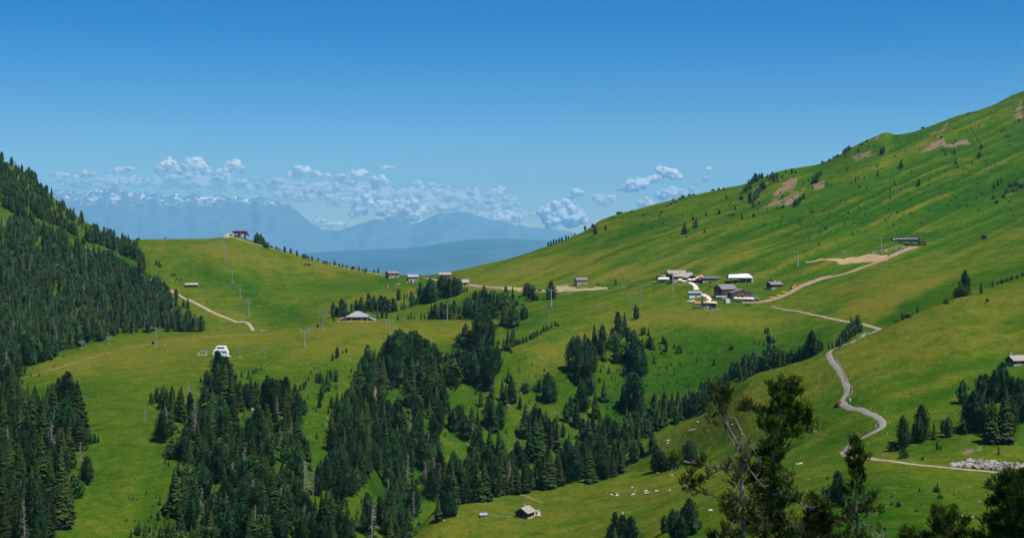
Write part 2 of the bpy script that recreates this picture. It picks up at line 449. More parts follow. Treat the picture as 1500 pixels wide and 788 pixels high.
SOIL = [([(0,300),(90,360),(200,420),(260,480),(120,500),(0,560)], 14, .42), ([(480,560),(640,540),(640,730),(470,780),(300,780),(300,620),(400,600)], 24, .30), ([(1102,274),(1130,262),(1120,276),(1104,284)], 6, 1), ([(1120,298),(1160,258),(1168,262),(1160,282),(1140,300),(1112,306)], 8, .95),
 ([(1140,304),(1168,278),(1170,284),(1158,302)], 6, 1), ([(1190,272),(1212,262),(1208,275),(1192,283)], 5, 1), ([(1170,278),(1182,272),(1178,280)], 4, 1),
 ([(1250,232),(1268,222),(1282,218),(1272,232),(1256,236)], 6, .8), ([(1350,222),(1362,212),(1382,204),(1390,210),(1420,202),(1424,212),(1396,216),(1380,214),(1366,222)], 5, 1),
 ([(1480,176),(1500,140),(1500,182),(1488,172)], 8, .8), ([(1278,202),(1292,194),(1290,200),(1282,206)], 4, .9), ([(1358,196),(1390,180),(1392,184),(1362,200)], 4, .7),
 ([(0,238),(30,262),(60,282),(90,300),(70,292),(40,275),(10,262),(-20,240)], 10, .9),
 ([(660,414),(735,419),(738,424),(690,421),(665,418)], 4, 1), ([(810,660),(828,655),(820,662)], 4, 1),
 ([(540,560),(560,575),(560,610),(545,620),(535,590)], 10, .6), ([(300,640),(330,650),(345,680),(310,670)], 12, .6), ([(60,480),(80,500),(90,520),(60,510)], 10, .5),
 ([(1400,660),(1440,654),(1440,660),(1410,666)], 4, .8), ([(910,600),(940,595),(930,612)], 10, .4), ([(750,570),(770,580),(765,600)], 10, .4),
 ([(30,430),(45,440),(42,470),(32,460)], 6, .6), ([(105,420),(120,425),(118,440),(106,440)], 6, .6), ([(910,665),(940,652),(945,662),(915,672)], 8, .6)]
STRAW = [([(1177,381),(1200,379),(1240,378),(1262,374),(1284,373),(1300,372),(1298,379),(1286,385),(1262,386),(1230,386),(1225,383),(1200,382),(1176,384)], 3, .85),
 ([(735,420),(770,422),(800,424),(830,418),(838,422),(890,421),(886,424),(840,427),(790,428),(735,424)], 3, 1)]
STONY = [([(1060,700),(1240,690),(1500,700),(1500,720),(1300,740)], 30, .6), ([(880,400),(1060,350),(1060,362),(900,412)], 10, .8),
 ([(400,480),(520,560),(620,600),(500,700),(300,700),(260,620)], 40, .5), ([(0,560),(180,560),(120,760),(0,760)], 30, .5), ([(1200,600),(1220,560),(1200,500),(1180,560)], 15, .6)]
fpx, fpy = PX.ravel(), PY.ravel()
def paint(lst):
    a = np.zeros(fpx.shape)
    w_x = fpx + 6 * fbm(fpx / 22, fpy / 12, 3); w_y = fpy + 3 * fbm(fpx / 22 + 50, fpy / 12, 3)
    for poly, w, v in lst:
        xs = [p[0] for p in poly]; ys = [p[1] for p in poly]
        s = (w_x > min(xs) - w) & (w_x < max(xs) + w) & (w_y > min(ys) - w) & (w_y < max(ys) + w)
        if s.any(): a[s] = a[s] + v * soft_poly(w_x[s], w_y[s], poly, w)
    return a
dry = 0.20 - 0.36 * (sstep(900, 1150, PX) * (1 - sstep(300, 400, PY0))).ravel() + paint(DRY) + 0.35 * np.clip(rib * onbig, -1, 1).ravel() + 0.25 * fbm(GX / 60, GD / 60, 3).ravel() + 0.30 * hump.ravel() + 0.20 * hump2.ravel()  # hump terms also paint the crests pale, as if lit
slope_streak = (fbm(sI / 5.0 + 3, PX / 110 + 5, 4, 0.65) * sstep(640, 760, PX)).ravel() * np.clip((GD.ravel() - 900) / 300, 0.35, 1)
dry = dry + 0.7 * slope_streak
lush = 0.05 + 0.22 * (sstep(950, 1150, PX) * (1 - sstep(290, 370, PY0))).ravel() - 0.34 * hump.ravel() - 0.20 * hump2.ravel() + paint(LUSH) - 0.7 * slope_streak  # hump terms also put the shade of the folds into the green
straw = paint(STRAW)
idx = np.arange(NR * NC).reshape(NR, NC)
quads = np.stack([idx[:-1, :-1], idx[:-1, 1:], idx[1:, 1:], idx[1:, :-1]], -1).reshape(-1, 4)
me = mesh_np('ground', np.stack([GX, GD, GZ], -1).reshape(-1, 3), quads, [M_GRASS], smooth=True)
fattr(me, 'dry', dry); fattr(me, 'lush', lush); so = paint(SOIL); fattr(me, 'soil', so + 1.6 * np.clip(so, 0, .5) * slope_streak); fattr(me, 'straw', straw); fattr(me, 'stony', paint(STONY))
tag(obj('ground', me), kind='structure')

# ------------------------------------------------------------------ the country beyond the pass
def polar(name, mat, ds, colfn, px0, px1, n, relief):
    ps = np.linspace(px0, px1, n); D = np.repeat(np.array(ds, float)[:, None], n, 1)
    P = np.broadcast_to(ps[None], D.shape); X = (P - 750) / F * D
    Z = colfn(P, D) ; Z = relief(X, D, Z)
    i = np.arange(D.size).reshape(D.shape)
    q = np.stack([i[:-1, :-1], i[:-1, 1:], i[1:, 1:], i[1:, :-1]], -1).reshape(-1, 4)
    me = mesh_np(name, np.stack([X, D, Z], -1).reshape(-1, 3), q, [mat], smooth=True)
    return tag(obj(name, me), kind='structure')
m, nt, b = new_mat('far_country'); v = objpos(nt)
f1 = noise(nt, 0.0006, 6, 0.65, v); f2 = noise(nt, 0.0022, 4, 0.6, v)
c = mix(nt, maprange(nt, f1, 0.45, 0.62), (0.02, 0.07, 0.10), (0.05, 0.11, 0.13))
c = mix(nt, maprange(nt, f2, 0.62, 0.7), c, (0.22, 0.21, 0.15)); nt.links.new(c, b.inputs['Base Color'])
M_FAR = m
hp = ([-2600, 200, 330, 453, 520, 603, 655, 707, 760, 800, 900, 1100, 4200], [395, 392, 384, 371, 367, 363, 355, 350, 351, 352, 347, 340, 335])
def farz(P, D):
    zc = (HZ - pchip1(*hp, P.ravel()).reshape(P.shape)) / F * 38000
    base = -1150.0
    t = sstep(18000, 38000, D) * (1 - sstep(38600, 46000, D))
    z = base + (zc - base) * t
    return np.where(D < 4000, -250 + (base + 250) * sstep(1900, 6000, D), z)
def farrel(X, D, Z): return Z + sstep(3000, 9000, D) * (fbm(X / 2600, D / 3500, 4) * 60 * np.abs(1 - 0 * D)) * (1 - 0.6 * sstep(25000, 38000, D))
ds = np.concatenate([[1900, 2300, 2800, 3600, 5000, 7000, 9000], np.linspace(11000, 40000, 90), [43000, 47000, 52000, 57000]])
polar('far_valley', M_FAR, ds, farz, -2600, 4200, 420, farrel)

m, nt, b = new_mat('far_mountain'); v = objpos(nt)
rk_hazed = mix(nt, noise(nt, 0.0012, 6, 0.65, v), (0.08, 0.14, 0.20), (0.17, 0.22, 0.27))  # limestone tinted pale blue: part of the haze is put into its colour
geo = N(nt, 'ShaderNodeNewGeometry'); sx = N(nt, 'ShaderNodeSeparateXYZ'); nt.links.new(geo.outputs['Position'], sx.inputs[0])
hgt = maprange(nt, sx.outputs[2], 500, 1250)
sn = math_(nt, 'ADD', noise(nt, 0.0042, 7, 0.68, objpos(nt, (1, 0.6, 1.8)), 1.2), math_(nt, 'MULTIPLY', hgt, 0.17))
c = mix(nt, maprange(nt, sn, 0.70, 0.74), rk_hazed, (0.9, 0.86, 0.84)); nt.links.new(c, b.inputs['Base Color'])
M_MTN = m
mp_ = ([-2600,-800,-200,0,60,90,120,140,165,178,191,200,210,216,223,231,247,258,271,287,306,317,333,350,365,379,397,421,440,470,500,525,547,556,565,573,587,600,615,640,652,667,676,688,707,720,740,770,820,900,1100,1400,2000,4200],
       [310,300,292,286,284,277,282,280,272,279,284,283,279,283,285,280,288,283,288,280,286,283,291,289,292,285,292,298,312,335,337,330,319,322,319,322,327,330,325,314,313,310,312,313,318,320,324,332,338,342,335,325,320,315])
def mtnz(P, D):
    cr = np.interp(P, *mp_); zc = (HZ - cr) / F * 50000
    t = np.exp(-np.abs(D - 50000) / 3200.0)
    fr = sstep(42500, 49500, D)
    return -1250 + (zc + 1250) * np.where(D < 50000, 0.62 * fr + 0.38 * t, t)
def mtnrel(X, D, Z):
    rg = 1 - np.abs(fbm(X / 2500, D / 3400, 5, 0.55)) * 2.2
    rg2 = 1 - np.abs(fbm(X / 750 + 9, D / 1200, 4, 0.55)) * 2
    w = sstep(42500, 45500, D)
    near = np.exp(-np.abs(D - 50000) / 600.0)
    return Z + w * ((rg - 0.6) * 330 * (1 - 0.8 * near) + (rg2 - 0.6) * 170 * (1 - 0.55 * near))
ds = np.concatenate([np.linspace(42000, 45500, 20), np.linspace(45600, 52500, 110), [54000, 56500]])
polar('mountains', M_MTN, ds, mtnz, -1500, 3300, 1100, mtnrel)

# ------------------------------------------------------------------ haze
m = bpy.data.materials.new('haze_air'); m.use_nodes = True; nt = m.node_tree; nt.nodes.clear()
pv = nt.nodes.new('ShaderNodeVolumePrincipled'); out = nt.nodes.new('ShaderNodeOutputMaterial')
pv.inputs['Color'].default_value = (0.28, 0.70, 1.0, 1); pv.inputs['Density'].default_value = 2.6e-5
pv.inputs['Anisotropy'].default_value = 0.0
nt.links.new(pv.outputs[0], out.inputs['Volume'])
hz = MB().box((0, 23500, 150), (120000, 69000, 3900)).build('haze', m)
tag(hz, kind='stuff')

# ------------------------------------------------------------------ trees
def foliage_mat(name, dark, light, tip, bare=None):
    m, nt, b = new_mat(name)
    oi = N(nt, 'ShaderNodeObjectInfo'); v = objpos(nt)
    rnd = math_(nt, 'FRACT', math_(nt, 'ADD', oi.outputs['Random'], attr(nt, 'tint')))
    c = mix(nt, rnd, dark, light)
    f = noise(nt, 1.3, 3, 0.7, v)
    c = mix(nt, maprange(nt, f, 0.45, 0.7), c, tip)
    hue = N(nt, 'ShaderNodeHueSaturation'); nt.links.new(c, hue.inputs['Color'])
    nt.links.new(maprange(nt, math_(nt, 'FRACT', math_(nt, 'MULTIPLY', rnd, 7.31)), 0, 1, 0.465, 0.52, False), hue.inputs['Hue'])
    nt.links.new(maprange(nt, math_(nt, 'FRACT', math_(nt, 'MULTIPLY', rnd, 3.77)), 0, 1, 0.6, 1.45, False), hue.inputs['Value'])
    nt.links.new(hue.outputs[0], b.inputs['Base Color'])
    b.inputs['Roughness'].default_value = 0.8; b.inputs['Specular IOR Level'].default_value = 0.15
    return m
M_SPRUCE = foliage_mat('spruce_needles', (0.009, 0.032, 0.007), (0.023, 0.056, 0.009), (0.072, 0.096, 0.017))
M_PINE = foliage_mat('stone_pine_needles', (0.007, 0.030, 0.009), (0.017, 0.053, 0.013), (0.050, 0.088, 0.024))
M_LEAF = foliage_mat('broad_leaves', (0.022, 0.070, 0.012), (0.036, 0.09, 0.015), (0.05, 0.11, 0.018))
M_YOUNG = foliage_mat('young_needles', (0.020, 0.066, 0.018), (0.032, 0.085, 0.020), (0.05, 0.10, 0.025))
M_BARK = plain('bark', (0.115, 0.085, 0.065), 0.95, 0.4, 4.0)
M_GREYWOOD = plain('weathered_wood', (0.30, 0.27, 0.25), 0.95, 0.35, 3.0)

def prof_spruce(t): return 0.205 * (1 - t) ** 0.82 * (0.55 + 0.45 * min(1, t / 0.10)) + 0.004
def prof_pine(t): return 0.225 * (math.sin(math.pi * min(1, max(0.02, (t * 0.93 + 0.07)) ** 0.78)) ** 0.55) * (1 - 0.30 * t) + 0.006
def prof_slim(t): return 0.20 * (math.sin(math.pi * min(1, max(0.02, (t * 0.93 + 0.07)) ** 0.7)) ** 0.6) + 0.005
def prof_cone(t): return 0.25 * (1 - t) ** 0.9 * (0.5 + 0.5 * min(1, t / 0.08)) + 0.004
def prof_bush(t): return 0.52 * math.sqrt(max(0.02, 1 - (t * 0.96) ** 2.2)) * (0.75 + 0.25 * min(1, t / 0.2))

def crown_geo(prof, style, n, seed, t0=0.04, core=True, lump=0.2):
    rg = random.Random(seed); V = []; Fc = []
    def tri(a, b, c):
        k = len(V); V.extend((a, b, c)); Fc.append((k, k + 1, k + 2))
    ph = [rg.uniform(0, 6.28) for _ in range(6)]
    def rad(t, a):
        l = 1 + lump * (math.sin(2 * a + ph[0] + 5 * t) * 0.5 + math.sin(3 * a + ph[1] - 9 * t) * 0.45 + math.sin(13 * t + ph[2] + a) * 0.45)
        return prof(t) * l
    # bearings are spread so that the crown fills evenly, broader where it is broader
    ts = [i / 60 for i in range(61)]; w = [prof(t) + 0.02 for t in ts]; tw = sum(w)
    if style == 'spruce':
        layers = max(7, int(n ** 0.5)); per = max(5, n // layers)
        for L in range(layers):
            t = (L + rg.uniform(0.1, 0.9)) / layers
            kk = max(3, int(per * (0.35 + 1.2 * (1 - t))))
            for j in range(kk):
                a = 2 * math.pi * (j + rg.random()) / kk
                t1 = min(0.985, max(0, t + rg.uniform(-.4, .4) / layers)); l = rad(t1, a) * rg.uniform(0.72, 1.22)
                z = t0 + (1 - t0) * t1; wd = max(0.010, l * rg.uniform(0.26, 0.42)); dr = l * rg.uniform(0.18, 0.5)
                ca, sa = math.cos(a), math.sin(a)
                r0_ = l * 0.15
                p0 = (ca * r0_, sa * r0_, z + 0.022); tip = (ca * l, sa * l, z - dr)
                m_ = l * 0.62
                s1 = (ca * m_ - sa * wd, sa * m_ + ca * wd, z - dr * 0.55 - 0.006); s2 = (ca * m_ + sa * wd, sa * m_ - ca * wd, z - dr * 0.55 - 0.006)
                tri(p0, s1, tip); tri(p0, tip, s2)
                hang = (ca * m_, sa * m_, z - dr * 0.6 - 0.035 * rg.uniform(.6, 1.3)); tri(p0, tip, hang)
        k = len(V); V.extend([(0.008, 0, .95), (-0.005, 0.007, .95), (-0.005, -0.007, .95), (0, 0, 1.03)]); Fc.extend([(k, k + 1, k + 3), (k + 1, k + 2, k + 3), (k + 2, k, k + 3)])
    else:
        for i in range(n):
            x = rg.random() * tw; s = 0; t = 0
            for q, ww in zip(ts, w):
                s += ww
                if s >= x: t = q + rg.uniform(-0.01, 0.01); break
            t = min(0.99, max(0.0, t)); a = rg.uniform(0, 6.2832); r = rad(t, a) * rg.uniform(0.62, 1.06)
            z = t0 + (1 - t0) * t * 0.97
            size = (0.040 if style == 'pine' else 0.115) * rg.uniform(0.6, 1.35) * (200 / max(n, 60)) ** 0.25
            c = Vector((math.cos(a) * r, math.sin(a) * r, z))
            up = Vector((math.cos(a) * 0.75, math.sin(a) * 0.75, rg.uniform(0.5, 1.3) if style == 'pine' else rg.uniform(-.2, 1.0))).normalized()
            u = up.orthogonal().normalized(); wv = up.cross(u); ro = rg.uniform(0, 2.1)
            q = [c + (u * math.cos(ro + k * 2.094) + wv * math.sin(ro + k * 2.094)) * size * 0.62 for k in range(3)]
            ap = c + up * size * 1.15
            for k in range(3): tri(tuple(q[k]), tuple(q[(k + 1) % 3]), tuple(ap))
        
    if core:
        m = 7; hs = [0.0, 0.12, 0.3, 0.5, 0.7, 0.86, 0.96]
        k0 = len(V)
        for t in hs:
            for j in range(m):
                a = 2 * math.pi * (j + 0.3 * rg.random()) / m; r = rad(t, a) * 0.66
                V.append((math.cos(a) * r, math.sin(a) * r, t0 + (1 - t0) * t + rg.uniform(-.01, .01)))
        for i in range(len(hs) - 1):
            for j in range(m):
                a0 = k0 + i * m + j; a1 = k0 + i * m + (j + 1) % m
                Fc.append((a0, a1, a1 + m)); Fc.append((a0, a1 + m, a0 + m))
    return np.array(V), np.array(Fc)
def trunk_geo(h, r, n=6):
    V = []; Fc = []
    for z, rr in ((-0.03, r * 1.25), (h * 0.4, r), (h, r * 0.35)):
        for k in range(n): V.append((math.cos(6.2832 * k / n) * rr, math.sin(6.2832 * k / n) * rr, z))
    for i in range(2):
        for k in range(n):
            a = i * n + k; b = i * n + (k + 1) % n; Fc += [(a, b, b + n), (a, b + n, a + n)]
    return np.array(V), np.array(Fc)
def dead_geo(seed, n=46):
    rg = random.Random(seed); mb = MB()
    mb.bar((0, 0, -.02), (rg.uniform(-.01, .01), 0, .55), .016, .010, 5); mb.bar((0, 0, .55), (rg.uniform(-.015, .015), 0, 1.0), .010, .002, 5)
    for i in range(n):
        t = rg.uniform(0.12, 0.97); a = rg.uniform(0, 6.28); l = (0.16 * (1 - t) ** 0.7 + 0.02) * rg.uniform(0.5, 1.2)
        e = Vector((math.cos(a) * l, math.sin(a) * l, t + l * rg.uniform(-.6, .25)))
        mb.bar((0, 0, t), e, .0042, .0016, 3)
        for j in range(2):
            s = Vector((0, 0, t)).lerp(e, rg.uniform(.4, .9)); e2 = s + Vector((rg.uniform(-.05, .05), rg.uniform(-.05, .05), rg.uniform(-.04, .03)))
            mb.bar(s, e2, .0026, .001, 3)
    f3 = []
    for f in mb.f:
        for k in range(1, len(f) - 1): f3.append((f[0], f[k], f[k + 1]))
    return np.array([tuple(p) for p in mb.v]), np.array(f3)
LOD = {}
def proto(kind, lod, var):
    key = (kind, lod, var)
    if key in LOD: return LOD[key]
    n = {'s': (50, 130, 420), 'c': (50, 130, 420), 'p': (70, 190, 620), 'n': (50, 120, 420), 'b': (70, 170, 420), 'y': (22, 60, 140)}.get(kind, (0, 0, 0))[lod]
    seed = hash((ord(kind), lod, var)) % 9999
    if kind == 's': g = crown_geo(prof_spruce, 'spruce', n, seed, 0.05); mt = M_SPRUCE
    elif kind == 'c': g = crown_geo(prof_cone, 'spruce', n, seed, 0.03); mt = M_SPRUCE
    elif kind == 'y': g = crown_geo(prof_cone, 'spruce', n, seed, 0.01); mt = M_YOUNG
    elif kind == 'p': g = crown_geo(prof_pine, 'pine', n, seed, 0.05, lump=0.42); mt = M_PINE
    elif kind == 'n': g = crown_geo(prof_slim, 'pine', n, seed, 0.04, lump=0.30); mt = M_PINE
    elif kind == 'b': g = crown_geo(prof_bush, 'bush', n, seed, 0.0, lump=0.35); mt = M_LEAF
    else: g = dead_geo(seed, (24, 34, 60)[lod]); mt = M_GREYWOOD
    nm = {'s': 'crown', 'c': 'crown', 'y': 'young_tree', 'p': 'crown', 'n': 'crown', 'b': 'bush', 'd': 'dead_tree'}[kind]
    tv, tf = trunk_geo(0.8, 0.018)
    crown = mesh_np(nm, g[0], g[1], [mt])
    trunk = mesh_np('trunk', tv, tf, [M_BARK])
    joined = mesh_np('tree', np.concatenate([g[0], tv]), np.concatenate([g[1], tf + len(g[0])]), [mt, M_BARK], midx=[0] * len(g[1]) + [1] * len(tf))
    LOD[key] = (crown, trunk, joined, g)
    return LOD[key]

TREES = []            # (pos, height m, height px, kind, px, py)
def plant(px, py, hpx, kind, hmax=30.0, lo=250.0, hi=1e9):
    p = hit(px, py, lo, hi)
    if p is None: return
    h = hpx * p.y / F
    TREES.append((p, h, hpx, kind, px, py))
